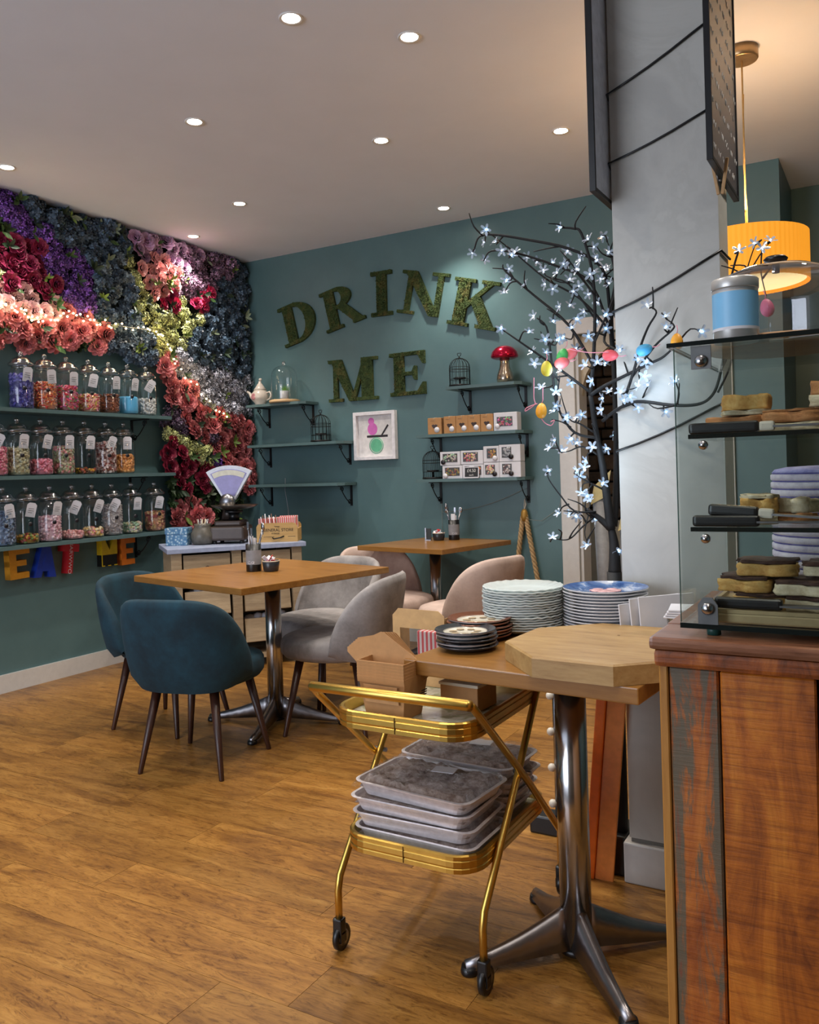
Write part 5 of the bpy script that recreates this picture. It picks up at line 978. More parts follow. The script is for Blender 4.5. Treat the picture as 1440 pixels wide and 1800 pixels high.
for i in range(6):
    o = kraft_tub(KP @ T(0, 0, i*.0075), ['outermost kraft food box of the nested stack on the trolley', 'second nested kraft food box from the bottom on the trolley', 'third nested kraft food box from the bottom on the trolley', 'fourth nested kraft food box from the bottom on the trolley', 'fifth nested kraft food box from the bottom on the trolley', 'innermost kraft food box of the nested stack, its lid fanned out to the left'][i], 'nested kraft food boxes')
    zt = .105
    MB().box(-.070, .070, -.001, .0008, 0, .016, T(0, -.055, zt-.016, 0, R(8))).build('front_flap', KRAFT, o)
    F = T(-.040+.004*i, .015+.006*i, .205-.0085*i) @ Matrix.Rotation(R(2.5*i), 4, 'Y') @ Matrix.Rotation(R(-6), 4, 'X')
    MB().prism([(-.004, -.003), (.006, -.004), (.118, -.068), (.122, -.08), (.06, -.155), (.02, -.16), (-.108, -.062), (-.109, -.05)], 0, .001, F @ FACE_BACK).build('lid_flap', KRAFT, o)
    if i == 0:
        MB().box(-.05, .05, .035, .08, 0, .0006, T(0, -.047, .006, 0, R(8)) @ FACE_BACK).build('label_panel', mat('kraft_light', (192, 146, 98), .7), o)
        for k in range(4): MB().box(-.02+.005*k, .02, .03+.006*k, .033+.006*k, 0, .0006, T(.064, .005, .02, R(90), R(0)) @ T(0, -.012, 0, 0, R(8)) @ FACE_BACK).build('printed_stripe', INK, o)
t = thing('kraft_sandwich_box', 'brown kraft box with cream lid under the table at the trolley back', 'food box', T(-.97, 1.95, .612, R(-4)))
MB().rbox(-.055, .055, -.05, .05, 0, .06, .003).build('carton', KRAFT, t); MB().rbox(-.058, .058, -.053, .053, .06, .068, .002).build('lid', CREAMP, t)
# tall kraft carrier with window
t = thing('window_carrier', 'tall kraft carrier box with a clear window and striped bag inside, behind the small plates', 'carrier box', T(-1.185, 2.12, .612, R(-4)))
W2, H2, D2 = .088, .215, .04
fr = MB(); F = T(0, -D2, 0) @ FACE_BACK
out = [(-W2, 0), (W2, 0), (W2, H2-.015), (W2-.02, H2), (-W2+.02, H2), (-W2, H2-.03)]
fr.prism([(-W2, 0), (W2, 0), (W2, .05), (-W2, .05)], 0, .002, F).prism([(-W2, .05), (-W2+.025, .05), (-W2+.025, .16), (-W2, .16)], 0, .002, F).prism([(W2-.02, .05), (W2, .05), (W2, .16), (W2-.02, .16)], 0, .002, F).prism([(-W2, .16), (W2, .16), (W2, H2-.015), (W2-.02, H2), (-W2+.02, H2), (-W2, H2-.02)], 0, .002, F)
fr.build('front_panel', mat('kraft_pale', (196, 158, 108), .75), t)
MB().box(-W2, -W2+.002, -D2, D2, 0, H2-.02).box(W2-.002, W2, -D2, D2, 0, H2-.02).box(-W2, W2, -D2, D2, 0, .002).build('side_panel', mat('kraft_pale', (196, 158, 108)), t)
MB().box(-W2+.025, W2-.02, .05, .16, -.001, 0, F).build('window', GLASS, t)
MB().rbox(-.02, W2-.006, -.02, .02, .004, .15, .004).build('striped_bag', STRIPE, t)
# ================================================================== front table stacks
ZT = .7555
ORD = 'first second third fourth fifth sixth seventh eighth ninth tenth eleventh twelfth thirteenth fourteenth fifteenth sixteenth seventeenth'.split()
def plate_me(r, h, n=40, edge=.003, dip=.012):
    return MB().lathe([(.001, h*.25), (r*.5, h*.2), (r*.6, 0), (r*.66, h*.1), (r*.98, h-.0015), (r, h), (r*.985, h+edge*.6), (r*.66, h*.35), (r*.6, h*.28), (.001, h*.3)], n, None, False)
AQ = N('aqua_glass'); AQ.col(lin((240, 248, 246))); AQ.set(Roughness=.25, Transmission_Weight=.45, IOR=1.25, Alpha=1); AQ = AQ.m
me = plate_me(.116, .017, 48, .005)
me.v = [(x, y, z_+(.0012*sin(22*math.atan2(y, x)) if math.hypot(x, y) > .1 else 0)) for x, y, z_ in me.v]
gm = me.mesh('glass_plate', AQ)
for i in range(17):
    o = put('glass_plate', gm, None, T(-.937+rnd.uniform(-.0015, .0015), 2.25+rnd.uniform(-.0015, .0015), ZT+i*.0069, rnd.uniform(0, 6)))
    o['label'] = 'clear glass plate, %s of the tall glass stack' % ('topmost' if i == 16 else 'lowest' if i == 0 else ORD[i]+' plate from the bottom'); o['category'] = 'plate'; o['group'] = 'stack of glass plates'
wm = plate_me(.118, .016).mesh('dinner_plate', mat('white_porcelain', (206, 206, 210), .15, var=.03))
BP = N('blue_painted_plate'); _tc = BP.n('ShaderNodeTexCoord'); _n = BP.noise(14, 5, dist=.8); BP.col(BP.ramp(_n, [(.42, lin((60, 88, 140))), (.52, lin((96, 124, 168))), (.62, lin((190, 196, 210)))])); BP.set(Roughness=.15); BP = BP.m
for i in range(14):
    o = put('dinner_plate', wm, None, T(-.713+rnd.uniform(-.002, .002), 2.308+rnd.uniform(-.002, .002), ZT+i*.0084, rnd.uniform(0, 6)))
    if i == 13:
        o2 = MB().lathe([(.0001, .0055), (.068, .0062), (.112, .0165), (.1165, .0185)], 40, None, False).build('painted_face', BP, o)
        b = MB()
        for k in range(9): b.ball(.03*cos(k*.7)*(k > 0), -.0+.03*sin(k*.7)*(k > 0), .0075, .016, 10, 1, 1, .12)
        b.build('painted_rose', mat('rose_print', (206, 160, 160), .3, var=.25), o)
    o['label'] = 'round white dinner plate, %s' % ('topmost of the stack, painted blue with a pink rose' if i == 13 else 'lowest of the tall white stack by the pillar' if i == 0 else ORD[i]+' from the bottom of the white stack by the pillar'); o['category'] = 'plate'; o['group'] = 'stack of dinner plates'
def small_stack(x, y, n, r, rim, labs, group, step, patt):
    for i in range(n):
        t = thing('side_plate', labs[0] % (('topmost' if i == n-1 else 'lowest' if i == 0 else ORD[i]+' from the bottom')), 'plate', T(x+rnd.uniform(-.004, .004), y+rnd.uniform(-.004, .004), ZT+i*step, rnd.uniform(0, 6)), group)
        plate_me(r, .013, 40).build('dish', mat('white_porcelain', (206, 206, 210)) if i % 2 or i == n-1 else rim, t)
        MB().lathe([(r*.7, .0075), (r*.985, .0158), (r*1.003, .0135), (r*.95, .0115)], 40, None, False).build('rim_band', rim, t)
        if i == n-1:
            MB().lathe([(.0001, .0045), (r*.68, .0058), (r*.72, .0085)], 40, None, False).build('printed_centre', patt, t)
            b = MB(); [b.lathe([(.0001, .0072), (r*.13, .0070)], 10, T(r*.45*cos(k*.9)*.9, r*.45*sin(k*.9)*.9, 0), False) for k in range(7)]; b.build('flower_print', mat('plate_print', (170, 150, 120), .3, var=.3), t)
PC = mat('cream_print', (206, 200, 184), .2, var=.06)
small_stack(-1.006, 2.105, 6, .088, mat('copper_rim', (124, 74, 50), .25, .3, var=.25), ['copper rimmed side plate behind the dark rimmed ones, %s of its stack'], 'copper rimmed plates', .0085, PC)
small_stack(-.978, 1.965, 5, .080, mat('pewter_rim', (66, 66, 70), .25, .4, var=.3), ['dark rimmed side plate at the table corner, %s of its stack'], 'dark rimmed plates', .0095, PC)
BW = wood('mango_wood', [(118, 88, 50), (156, 122, 74), (170, 138, 88), (184, 154, 104)], 3.2, (1, 7, 7), .5, .08, 0)
t = thing('octagonal_board', 'thick octagonal wooden serving board on the right of the front table', 'board', T(-.605, 1.965, ZT, R(-3)))
oc = [(.225*cos(R(22.5+45*i))/cos(R(22.5)), .225*sin(R(22.5+45*i))/cos(R(22.5))) for i in range(8)]
b = MB(); n = 8; k_ = .982
b.add([(x, y, 0) for x, y in oc]+[(x, y, .042) for x, y in oc]+[(x*k_, y*k_, .046) for x, y in oc], [tuple(range(8))[::-1], tuple(range(16, 24))]+[(i+j*8, (i+1) % 8+j*8, (i+1) % 8+8+j*8, i+8+j*8) for j in range(2) for i in range(8)])
b.build('board_body', BW, t); MB().lathe([(.0001, .0465), (.004, .0465)], 10, T(-.0, .08, 0), False).build('knot', mat('dark_knot', (110, 76, 40), .6), t)
# cards and tub by the counter
for i, (x, rz, h, lab) in enumerate([(-.588, 64, .10, 'white menu card standing on edge nearest the plates'), (-.555, 60, .115, 'white menu card standing in the middle of three'), (-.525, 52, .12, 'white menu card leaning nearest the cake case')]):
    t = thing('menu_card', lab, 'card', T(x, 2.25, ZT, R(rz-4), R(-6)), 'menu cards'); MB().rbox(-.085, .085, -.002, .002, 0, h, .001, 1).build('card_sheet', WHITEC, t)
t = thing('napkin_tub', 'clear plastic tub with a stack of white napkins on its rim', 'tub', T(-.455, 2.14, ZT))
MB().lathe([(.04, 0), (.05, .085), (.048, .085), (.038, .002)], 24, None, False).build('tub', glass('frosted_tub', (.8, .82, .84), gain=1.2, base=.1), t)
for i in range(4): MB().rbox(-.048+.002*i, .05, -.045, .05, .086+i*.006, .091+i*.006, .001, 1, T(0, 0, 0, R(3*i))).build('napkin', WHITEC, t)
# ================================================================== behind the table
t = thing('folded_sign', 'orange plastic panel leaning against the tree base under the table', 'panel', T(-.80, 2.44, 0))
OR = mat('orange_plastic', (236, 112, 30), .35);
A = T(.0, -.03, 0, R(4)) @ Matrix.Rotation(R(5.5), 4, 'Y')
MB().rbox(-.03, .0, -.012, .012, .0, .62, .004, 2, A).build('frame_bar', OR, t); MB().rbox(.0, .055, -.004, .004, .0, .62, .002, 1, A).build('sheet', mat('orange_sheet', (232, 140, 70), .25), t)
t = thing('peg_stand', 'chrome pole on a black foot with small white pegs, behind the table post', 'stand', T(-1.0, 2.66, 0))
MB().rbox(-.09, .05, -.04, .04, 0, .06, .006).build('foot', BLACK, t); MB().tube([(0, 0, .06), (.0, 0, .62)], .012, 12).build('pole', STEEL, t)
for z in (.1, .22, .34, .46): MB().ball(-.016, -.012, z, .014, 10).build('peg', mat('white_peg', (214, 208, 196), .4), t)
for i, (x, y, h, rx, c, lab) in enumerate([(-1.66, 5.44, 1.02, -2, (150, 150, 150), 'grey paper roll leaning in the doorway, leftmost'), (-1.535, 5.50, .84, 0, (140, 140, 142), 'short grey paper roll in the doorway, middle'), (-1.40, 5.46, .96, 1, (206, 192, 150), 'cream paper roll leaning in the doorway, rightmost')]):
    t = thing('paper_roll', lab, 'paper roll', T(x, y, 0, 0, 0, R(rx)), 'paper rolls')
    MB().lathe([(.05, 0), (.05, h)], 20).build('roll', mat('roll_%d' % i, c, .5), t)
    MB().prism([(-.05, 0), (.06, .05), (.10, .22), (-.02, .12)], -.055, -.053, T(0, 0, h-.05) @ FACE_BACK @ Matrix.Scale(-1, 4, (0, 0, 1))).build('loose_sheet', mat('cream_wrap', (210, 196, 140), .6), t)
# ================================================================== reclaimed wood counter
t = thing('counter', 'counter of reclaimed painted planks under the glass cake case', 'counter', T(-.337, 1.36, 0))
def reclaimed(name, stops, paint):
    k = N(name); a = k.noise(3.2, 8, (5, 5, 1.1), .7, offs=True, dist=.8); s_ = k.noise(3.0, 6, (2, 2, 40), .75, offs=True); b = k.noise(5, 7, (4.5, 1, .55), .7, offs=True, dist=.5)
    c = k.ramp(a, [(.3+.4*i/(len(stops)-1), lin(x)) for i, x in enumerate(stops)])
    sc = k.ramp(s_, [(.38, (.42, .36, .32, 1)), (.52, (1, 1, 1, 1))]); c = k.mix(.6, c, sc, 'MULTIPLY')
    if paint:
        for (lo, col_) in paint: c = k.mix(k.ramp(b, [(lo, (0, 0, 0, 1)), (lo+.06, (.85, .85, .85, 1))]), c, lin(col_))
    k.col(c); k.set(Roughness=.45); k.bump(s_, .35, .004); return k.m
RW = [reclaimed('reclaimed_plain', [(112, 52, 14), (182, 100, 28), (212, 132, 44)], None), reclaimed('reclaimed_painted', [(124, 58, 22), (170, 92, 34), (200, 120, 48)], [(.47, (84, 88, 74)), (.60, (140, 54, 30))]), reclaimed('reclaimed_dark', [(60, 28, 12), (150, 76, 26), (206, 120, 42)], None)]
L = 1.1; D = .52
MB().box(.02, L, .03, D, 0, .885).build('carcass', mat('dark_carcass', (44, 28, 18), .8), t)
MB().rbox(0, .014, .004, D, 0, .9, .002, 1).build('edge_strip', wood('edge_strip', [(150, 96, 36), (176, 120, 52), (190, 136, 64)], 4, (9, 9, 1), .5), t)
x = .0155
for i, (wd, m_, pr) in enumerate([(.078, 1, 0), (.138, 0, -.003), (.12, 2, .002), (.14, 0, 0), (.1, 1, -.002), (.13, 2, .001), (.12, 0, 0), (.14, 1, -.002), (.1, 0, 0)]):
    MB().rbox(x, x+wd-.003, .006+pr, .03, 0, .897, .003, 1).build('plank', RW[m_], t); x += wd
MB().rbox(-.006, L, -.006, .034, .897, .925, .008, 2).build('rail', RW[2], t)
for i, (y0, y1) in enumerate([(-.012, .12), (.121, .26), (.261, .4), (.401, D+.01)]): MB().rbox(-.012, L, y0, y1, .925, .945, .007 if i == 0 else .003, 2).build('top_plank', wood('counter_top_wood', [(86, 52, 36), (128, 84, 60), (150, 112, 88)], 4, (1, 9, 9), .3, .1), t)
# ================================================================== glass cake case
CX, CY, CZ = -.303, 1.375, .947
t = thing('cake_case', 'three tier glass cake display case on the wooden counter', 'display case', T(CX, CY, CZ))
CG = glass('case_glass', (.94, .965, .955), gain=.6); EDGE = mat('dark_glass_edge', (14, 24, 24), .15)
CW_, CD = .80, .43
def pane(x0, x1, y0, y1, z0, z1, name, parent, edges=True):
    o = MB().box(x0, x1, y0, y1, z0, z1).build(name, CG, parent); return o
b = pane(0, CW_, 0, CD, .012, .019, 'base_glass', t); MB().box(-.0005, CW_, -.001, .0015, .0115, .0195).build('dark_edge', EDGE, b)
b = pane(-.006, CW_, -.01, CD, .457, .463, 'top_glass', t); MB().box(-.0065, CW_, -.0115, -.0095, .4565, .4635).build('dark_edge', EDGE, b); MB().box(-.008, -.0055, -.01, CD, .4565, .4635).build('dark_edge', EDGE, b)
b = pane(0, CW_, .002, .0055, .02, .456, 'front_pane', t); MB().box(-.0004, .0006, .0018, .0058, .02, .456).build('pane_edge', mat('green_glass_edge', (70, 100, 92), .15), b)
b = pane(0, .0035, .006, CD, .02, .456, 'side_pane', t)
b = pane(0, CW_, CD-.004, CD, .02, .456, 'back_pane', t)
for z, y1, nm in ((.312, .26, 'upper_shelf'), (.165, .17, 'middle_shelf')):
    s_ = pane(.018, CW_, .008, y1, z, z+.006, nm, t); MB().box(.018, CW_, .0065, .008, z-.0005, z+.0065).build('dark_edge', EDGE, s_)
    MB().lathe([(.0001, -.010), (.006, -.009), (.0075, -.004), (.0075, 0)], 16, T(.042, .002, z-.011, 0, R(90)) @ Matrix.Rotation(R(180), 4, 'X'), False).build('screw', CHROME, s_)
for z0, z1, zs in ((.42, .456, .432), (.02, .062, .045)):
    c = MB(); oc_ = [(.0, z0), (.03, z0), (.03, z1), (.0, z1)] if z0 > .3 else [(.0, z0), (.03, z0), (.03, z1-.012), (.022, z1), (.008, z1), (.0, z1-.012)]
    c.prism([(x_+.028, z_) for x_, z_ in oc_], 0, .004, T(0, -.001, 0) @ FACE_BACK); cc = c.build('clamp', mat('grey_clamp', (104, 106, 106), .4, .6), t)
    MB().lathe([(.0001, .008), (.007, .007), (.0095, .004), (.0095, 0)], 20, T(.043, -.005, zs) @ FACE_BACK, False).build('screw', CHROME, cc)
for x_ in (.045, .6):
    for y_ in (.03, CD-.03): MB().cyl(x_, y_, -.0015, .012, .011, 14).build('foot', mat('teal_rubber', (24, 70, 66), .4), t)
# trays, knives, cakes
ALUT = mat('gold_tray', (176, 156, 116), .35, .5)
t = thing('case_tray', 'shallow gold cake tray on the floor of the cake case', 'tray', T(CX+.03, CY+.018, CZ+.0195))
MB().rbox(0, .7, 0, .22, 0, .016, .003).build('tray_body', ALUT, t); MB().box(.0, .7, .0, .006, .016, .022).box(.0, .006, .006, .22, .016, .022).build('lip', ALUT, t)
def knife(label, m, hl=.105, bl=.2, cream=True):
    t = thing('cake_knife', label, 'knife', m, 'cake knives')
    MB().rbox(0, hl, -.009, .009, 0, .018, .006, 3).build('handle', BLACK, t)
    if cream: MB().rbox(hl, hl+.022, -.008, .008, .001, .016, .004, 2).build('bolster', CREAMP, t)
    MB().prism([(hl+.02 if cream else hl-.004, -.010), (hl+bl, -.010), (hl+bl+.02, .0), (hl+bl, .010), (hl+.02 if cream else hl-.004, .010)], .006, .009).build('blade', STEEL, t)
S1, S2, S0 = CZ+.318, CZ+.171, CZ+.0355
knife('black handled cake knife with a cream collar on the upper case shelf', T(-.286, CY+.022, S1+.0005, R(0)))
knife('black handled slicer lying flat along the middle case shelf', T(-.284, CY+.022, S2+.0005, R(1)), .10, .2, False)
knife('black handled knife crossed over another on the middle case shelf', T(-.262, CY+.034, S2+.0185, R(-2), 0, R(4)), .075, .2)
knife('black handled knife on the gold tray at the bottom of the case', T(-.255, CY+.028, S0+.0065, 0), .10, .2, False)
def cake_mat(n, a, b_, c): 
    k = N(n); f = k.noise(40, 6, rough=.75); k.col(k.ramp(f, [(.32, lin(a)), (.5, lin(b_)), (.68, lin(c))])); k.set(Roughness=.75); k.bump(f, .6, .004); return k.m
SPONGE = cake_mat('sponge', (176, 120, 56), (206, 158, 84), (220, 182, 112)); CARA = cake_mat('caramel', (150, 92, 48), (176, 116, 66), (190, 134, 84)); CRUMB = cake_mat('pale_crumb', (176, 156, 122), (206, 190, 156), (218, 206, 180)); CHOC = cake_mat('chocolate', (40, 22, 16), (64, 38, 28), (92, 60, 44))
def chunk(w, d, z0, h, q_):
    """a broken cut block: subdivided box with ragged sides"""
    bm = bmesh.new(); bmesh.ops.create_cube(bm, size=1); bmesh.ops.subdivide_edges(bm, edges=bm.edges[:], cuts=5, use_grid_fill=True)
    for v in bm.verts:
        x, y, z = v.co; rx = 1-.04*(abs(2*y)**6)-.012*(abs(2*z)**4); ry = 1-.04*(abs(2*x)**6)-.012*(abs(2*z)**4)
        lw = .0035*sin(x*9+y*7+z0*400)+.0025*sin(y*13-x*5); v.co = (x*w*rx+lw+q_.uniform(-.0016, .0016), y*d*ry+lw+q_.uniform(-.0016, .0016), z0+(z+.5)*h*.99+(q_.uniform(-.002, 0)+.08*h*sin(x*7+y*4) if z > .3 else 0))
    b = MB(); bm.verts.index_update(); b.add([v.co.copy() for v in bm.verts], [[v.index for v in f.verts] for f in bm.faces], None, None, True); bm.free(); return b
def slice_(label, x, y, z, w, d, layers, rz=0, group=None):
    t = thing('cake_slice', label, 'cake', T(x, y, z, R(rz)), group); zz_ = 0; q_ = random.Random(label)
    for nm, h, m_ in layers:
        h *= 1.22; b = chunk(w, d, zz_, h, q_)
        b.build(nm, m_, t); zz_ += h
    return t
SQ = [('base', .012, CRUMB), ('caramel', .014, CARA), ('top', .003, CARA)]; SL = [('base', .007, CRUMB), ('sponge', .02, SPONGE)]
g = 'slices on the upper case shelf'
slice_('caramel slice, lower left of the pile on the upper case shelf', -.225, CY+.11, S1+.0005, .085, .075, [('base', .009, CRUMB), ('caramel', .015, CARA)], 3, g)
slice_('golden sponge slice stacked on the left of the upper case shelf', -.213, CY+.112, S1+.031, .07, .07, SL, 14, g)
slice_('caramel slice in the middle of the upper case shelf', -.136, CY+.10, S1+.0005, .08, .08, SQ, -5, g)
slice_('caramel slice at the right of the upper case shelf', -.04, CY+.10, S1+.0005, .095, .08, SQ, 4, g)
slice_('thick caramel slice on top at the right of the upper case shelf', -.06, CY+.105, S1+.038, .10, .075, [('base', .014, CRUMB), ('caramel', .018, CARA)], -3, g)
g = 'slices on the middle case shelf'
slice_('golden cake slice behind the crossed knives on the middle case shelf', -.195, CY+.105, S2+.0005, .05, .06, [('base', .012, CRUMB), ('sponge', .022, SPONGE), ('top', .006, CRUMB)], 8, g)
slice_('brown cake slice beside the layer cake on the middle case shelf', -.14, CY+.12, S2+.0005, .045, .05, [('base', .014, CARA), ('sponge', .02, CRUMB)], -12, g)
g = 'shortbread slices on the gold tray'
TB = S0+.0005; SB = [('shortbread', .014, CRUMB), ('chocolate', .006, CHOC)]; SG = [('shortbread', .016, SPONGE), ('chocolate', .005, CHOC)]
for i, (x, y, z, w, rz, ly, lab) in enumerate([(-.195, .10, 0, .075, 5, SG, 'chocolate topped shortbread, bottom left on the gold tray'), (-.115, .10, 0, .075, -4, SB, 'chocolate topped shortbread, bottom middle on the gold tray'), (-.03, .11, 0, .08, 3, SB, 'chocolate topped shortbread, bottom right on the gold tray'),
    (-.215, .105, .0262, .075, -6, SG, 'chocolate topped shortbread, left of the middle layer on the tray'), (-.125, .095, .0252, .09, 4, SB, 'chocolate topped shortbread, centre of the middle layer on the tray'), (-.03, .11, .0252, .085, -5, [('shortbread', .012, CRUMB), ('chocolate', .012, CHOC)], 'thick chocolate slice, right of the middle layer on the tray'),
    (-.185, .11, .0525, .085, 6, SG, 'golden shortbread on top of the left pile on the tray'), (-.085, .11, .0550, .08, -4, [('cream', .012, CRUMB), ('chocolate', .006, CHOC)], 'cream topped slice on top of the right pile on the tray')]):
    slice_(lab, x, CY+y, TB+z, w, .07, ly, rz, g)
t = thing('layer_cake', 'tall round cake with lilac and white layers at the back of the case', 'cake', T(-.105, CY+.32, CZ+.0195))
MB().lathe([(.09, 0), (.086, .012), (.05, .02), (.05, .03), (.088, .036)], 32).build('stand', WHITEC, t)
LIL = cake_mat('lilac_icing', (130, 128, 186), (158, 156, 208), (186, 184, 222)); LIL2 = cake_mat('dark_lilac_icing', (84, 80, 140), (106, 102, 164), (130, 126, 184)); CRM = cake_mat('white_sponge', (170, 164, 190), (198, 192, 206), (214, 210, 216))
z = .0365
for i in range(14):
    MB().lathe([(.0001, z), (.095, z), (.0975, z+.002), (.0975, z+.010), (.095, z+.0115), (.0001, z+.0115)], 36, None, False).build('sponge_layer', CRM, t)
    MB().lathe([(.0001, z+.0116), (.094, z+.0116), (.0955, z+.0125), (.094, z+.0138), (.0001, z+.0138)], 36, None, False).build('icing_layer', LIL2, t); z += .0139
MB().lathe([(.0001, z+.012), (.03, z+.0115), (.07, z+.010), (.09, z+.006), (.0955, z+.0002), (.0001, z+.0001)][::-1], 36, None, False).build('icing_top', LIL, t)
# ================================================================== on top of the case
TZ = CZ+.463+.0005
t = thing('cake_dome', 'clear cake dome with a black knob on a round wooden board on the case', 'cake dome', T(-.172, 1.585, TZ))
MB().lathe([(.112, 0), (.116, .004), (.116, .014), (.11, .018)], 44).build('board', wood('dome_board', [(120, 84, 52), (160, 120, 80), (184, 146, 104)], 4, (1, 8, 8), .45), t)
MB().lathe([(.102, .0185), (.104, .03), (.1035, .10), (.098, .118), (.085, .131), (.06, .141), (.03, .146), (.006, .147)], 48, None, False).build('dome', glass('dome_glass', (.92, .93, .95), gain=3., base=.07), t)
k_ = MB().lathe([(.007, .147), (.007, .152), (.018, .154), (.020, .158), (.016, .162), (.0001, .163)], 28, None, False).build('knob', BLACK, t); MB().cyl(0, 0, .134, .147, .006, 14).build('knob_bolt', STEEL, k_)
t = thing('canister', 'small steel canister with a sky blue label standing on the case', 'canister', T(-.217, 1.435, TZ))
CSTEEL = mat('canister_steel', (196, 194, 190), .35, .55, var=.05)
MB().lathe([(.033, 0), (.0345, .002), (.0345, .094), (.033, .096)], 36).build('can', CSTEEL, t); MB().lathe([(.0349, .022), (.0349, .078)], 36, None, False).build('blue_label', mat('sky_blue_label', (126, 186, 226), .4, var=.03), t)
MB().lathe([(.0355, .084), (.036, .086), (.036, .099), (.033, .102), (.0001, .103)], 36).build('lid', CSTEEL, t); MB().lathe([(.0351, .018), (.0351, .0225)], 36, None, False).build('white_band', WHITEC, t)
for i, (x, y, rz, lab) in enumerate([(-.12, 1.455, 20, 'loose white leaflet lying under the edge of the dome board'), (-.09, 1.45, -8, 'second loose leaflet lying on the case in front of the dome')]):
    tag(MB().box(-.05, .05, -.008, .016, 0, .0012, T(x, y, TZ+i*.0014, R(rz*.3))).build('leaflet', WHITEC if i else CREAMP), lab, 'leaflet', 'leaflets on the case')
# ================================================================== pendant lamp
t = thing('pendant_lamp', 'pendant lamp with a pleated orange drum shade hanging behind the pillar', 'pendant lamp', T(-.52, 3.78, 1.955))
SHD = N('orange_shade'); SHD.col(lin((232, 160, 60))); SHD.b.inputs['Emission Color'].default_value = lin((246, 158, 40)); SHD.b.inputs['Emission Strength'].default_value = .75; SHD.set(Roughness=.8)
b = MB(); n = 144
for z0, z1 in ((0, .2),):
    vs = [((.236+.003*(i % 2))*cos(2*pi*i/n), (.236+.003*(i % 2))*sin(2*pi*i/n), z_) for z_ in (z0, z1) for i in range(n)]; b.add(vs, [(i, (i+1) % n, n+(i+1) % n, n+i) for i in range(n)])
b.build('shade', SHD.m, t); MB().lathe([(.225, .012), (.0001, .012)], 40, None, False).build('diffuser', emit('diffuser_glow', (255, 226, 160), 1.6), t)
MB().lathe([(.236, .198), (.236, .202), (.0001, .203)], 40, None, False).build('top_disc', SHD.m, t)
MB().tube([(0, 0, .2), (0, 0, CEIL-1.955-.03)], .0035, 8).tube([(.004, 0, .2), (.006, 0, .32), (-.004, 0, .5), (.004, 0, .8)], .002, 6).build('cord', mat('gold_cord', (190, 152, 90), .6), t)
MB().lathe([(.062, CEIL-1.955-.05), (.066, CEIL-1.955-.045), (.066, CEIL-1.956), (.05, CEIL-1.956)], 32).build('ceiling_rose', mat('rose_metal', (170, 140, 100), .3, .7), t)
l = bpy.data.lights.new('pendant_bulb', 'POINT'); l.energy = 15; l.color = (1, .70, .40); l.shadow_soft_size = .1; o = bpy.data.objects.new('pendant_bulb', l); COL.objects.link(o); o.location = (-.52, 3.78, 2.27)
# ================================================================== chalkboard menus on the pillar
SLATE = N('chalk_slate'); _a = SLATE.noise(8, 5); SLATE.col(SLATE.ramp(_a, [(.3, lin((46, 46, 52))), (.7, lin((72, 70, 74)))])); SLATE.set(Roughness=.22); SLATE = SLATE.m
def menu(label, x0, x1, y0, y1, z0, face):
    t = thing('chalkboard_menu', label, 'menu board', T((x0+x1)/2, y0, z0), 'pillar menu boards'); w_ = x1-x0; L = y1-y0; H = CEIL-z0-.01
    MB().box(-w_/2+.003, w_/2-.003, .008, L-.008, .008, H-.008).build('panel', SLATE if face > 0 else mat('board_back', (232, 233, 242), .5), t)
    f = MB(); f.rbox(-w_/2, w_/2, 0, .009, 0, H, .001, 1).rbox(-w_/2, w_/2, L-.009, L, 0, H, .001, 1).rbox(-w_/2, w_/2, .009, L-.009, 0, .012, .001, 1).rbox(-w_/2, w_/2, .009, L-.009, H-.012, H, .001, 1); f.build('frame', BLACK, t)
    if face > 0:
        c = MB(); q_ = random.Random(5); zz_ = .05
        while zz_ < H-.05:
            y = .03
            while y < L*.9:
                l_ = q_.uniform(.012, .05)
                P = [(w_/2-.0028, y+l_*k/6, zz_+.010*sin(k*2.1+y*90)) for k in range(7)]
                c.tube(P, .0006, 4); y += l_+.03
            zz_ += .06
        stuff(c.build('chalk_writing', CH, t))
    return t
menu('pale backed menu board fixed to the left side of the pillar', -.722, -.704, 2.30, 2.575, 1.985, -1)
rb = menu('chalkboard menu with white handwriting fixed to the right side of the pillar', -.402, -.386, 2.265, 2.68, 1.995, 1)
t = thing('clothes_peg', 'wooden clothes peg clipped to the lower edge of the right chalkboard', 'peg', T(-.393, 2.40, 1.992))
for s_, dy in ((-1, -.006), (1, .006)): MB().rbox(-.004, .004, -.0035, .0035, -.045, .05, .001, 1, T(s_*.012, 0, -.005, 0, 0, R(s_*9))).build('peg_half', mat('peg_wood', (190, 150, 104), .6), t)
MB().cyl(0, 0, -.014, -.010, .004, 10).build('spring', STEEL, t)
# ================================================================== lit blossom tree
BARK = mat('black_bark', (20, 18, 18), .7, bump=.3, scale=60)
tree = thing('blossom_tree', 'black artificial tree with clear lit blossoms and Easter eggs beside the pillar', 'tree', T(-.745, 2.5, 0))
TO = Vector((-.745, 2.5, 0))
MB().tube([(0, 0, .10), (0, 0, .6), (.003, 0, .9)], [.024, .023, .022], 14).build('trunk', BARK, tree)
MB().rbox(-.10, .028, -.05, .09, 0, .12, .008, 2).build('base', BLACK, tree)
def smooth_path(P, n=4):
    P = [Vector(p) for p in P]; out = []
    for i in range(len(P)-1):
        p0, p1, p2, p3 = P[max(i-1, 0)], P[i], P[i+1], P[min(i+2, len(P)-1)]
        for k in range(n):
            t_ = k/n; out.append(.5*((2*p1)+(p2-p0)*t_+(2*p0-5*p1+4*p2-p3)*t_*t_+(3*p1-p0-3*p2+p3)*t_**3))
    return out+[P[-1]]
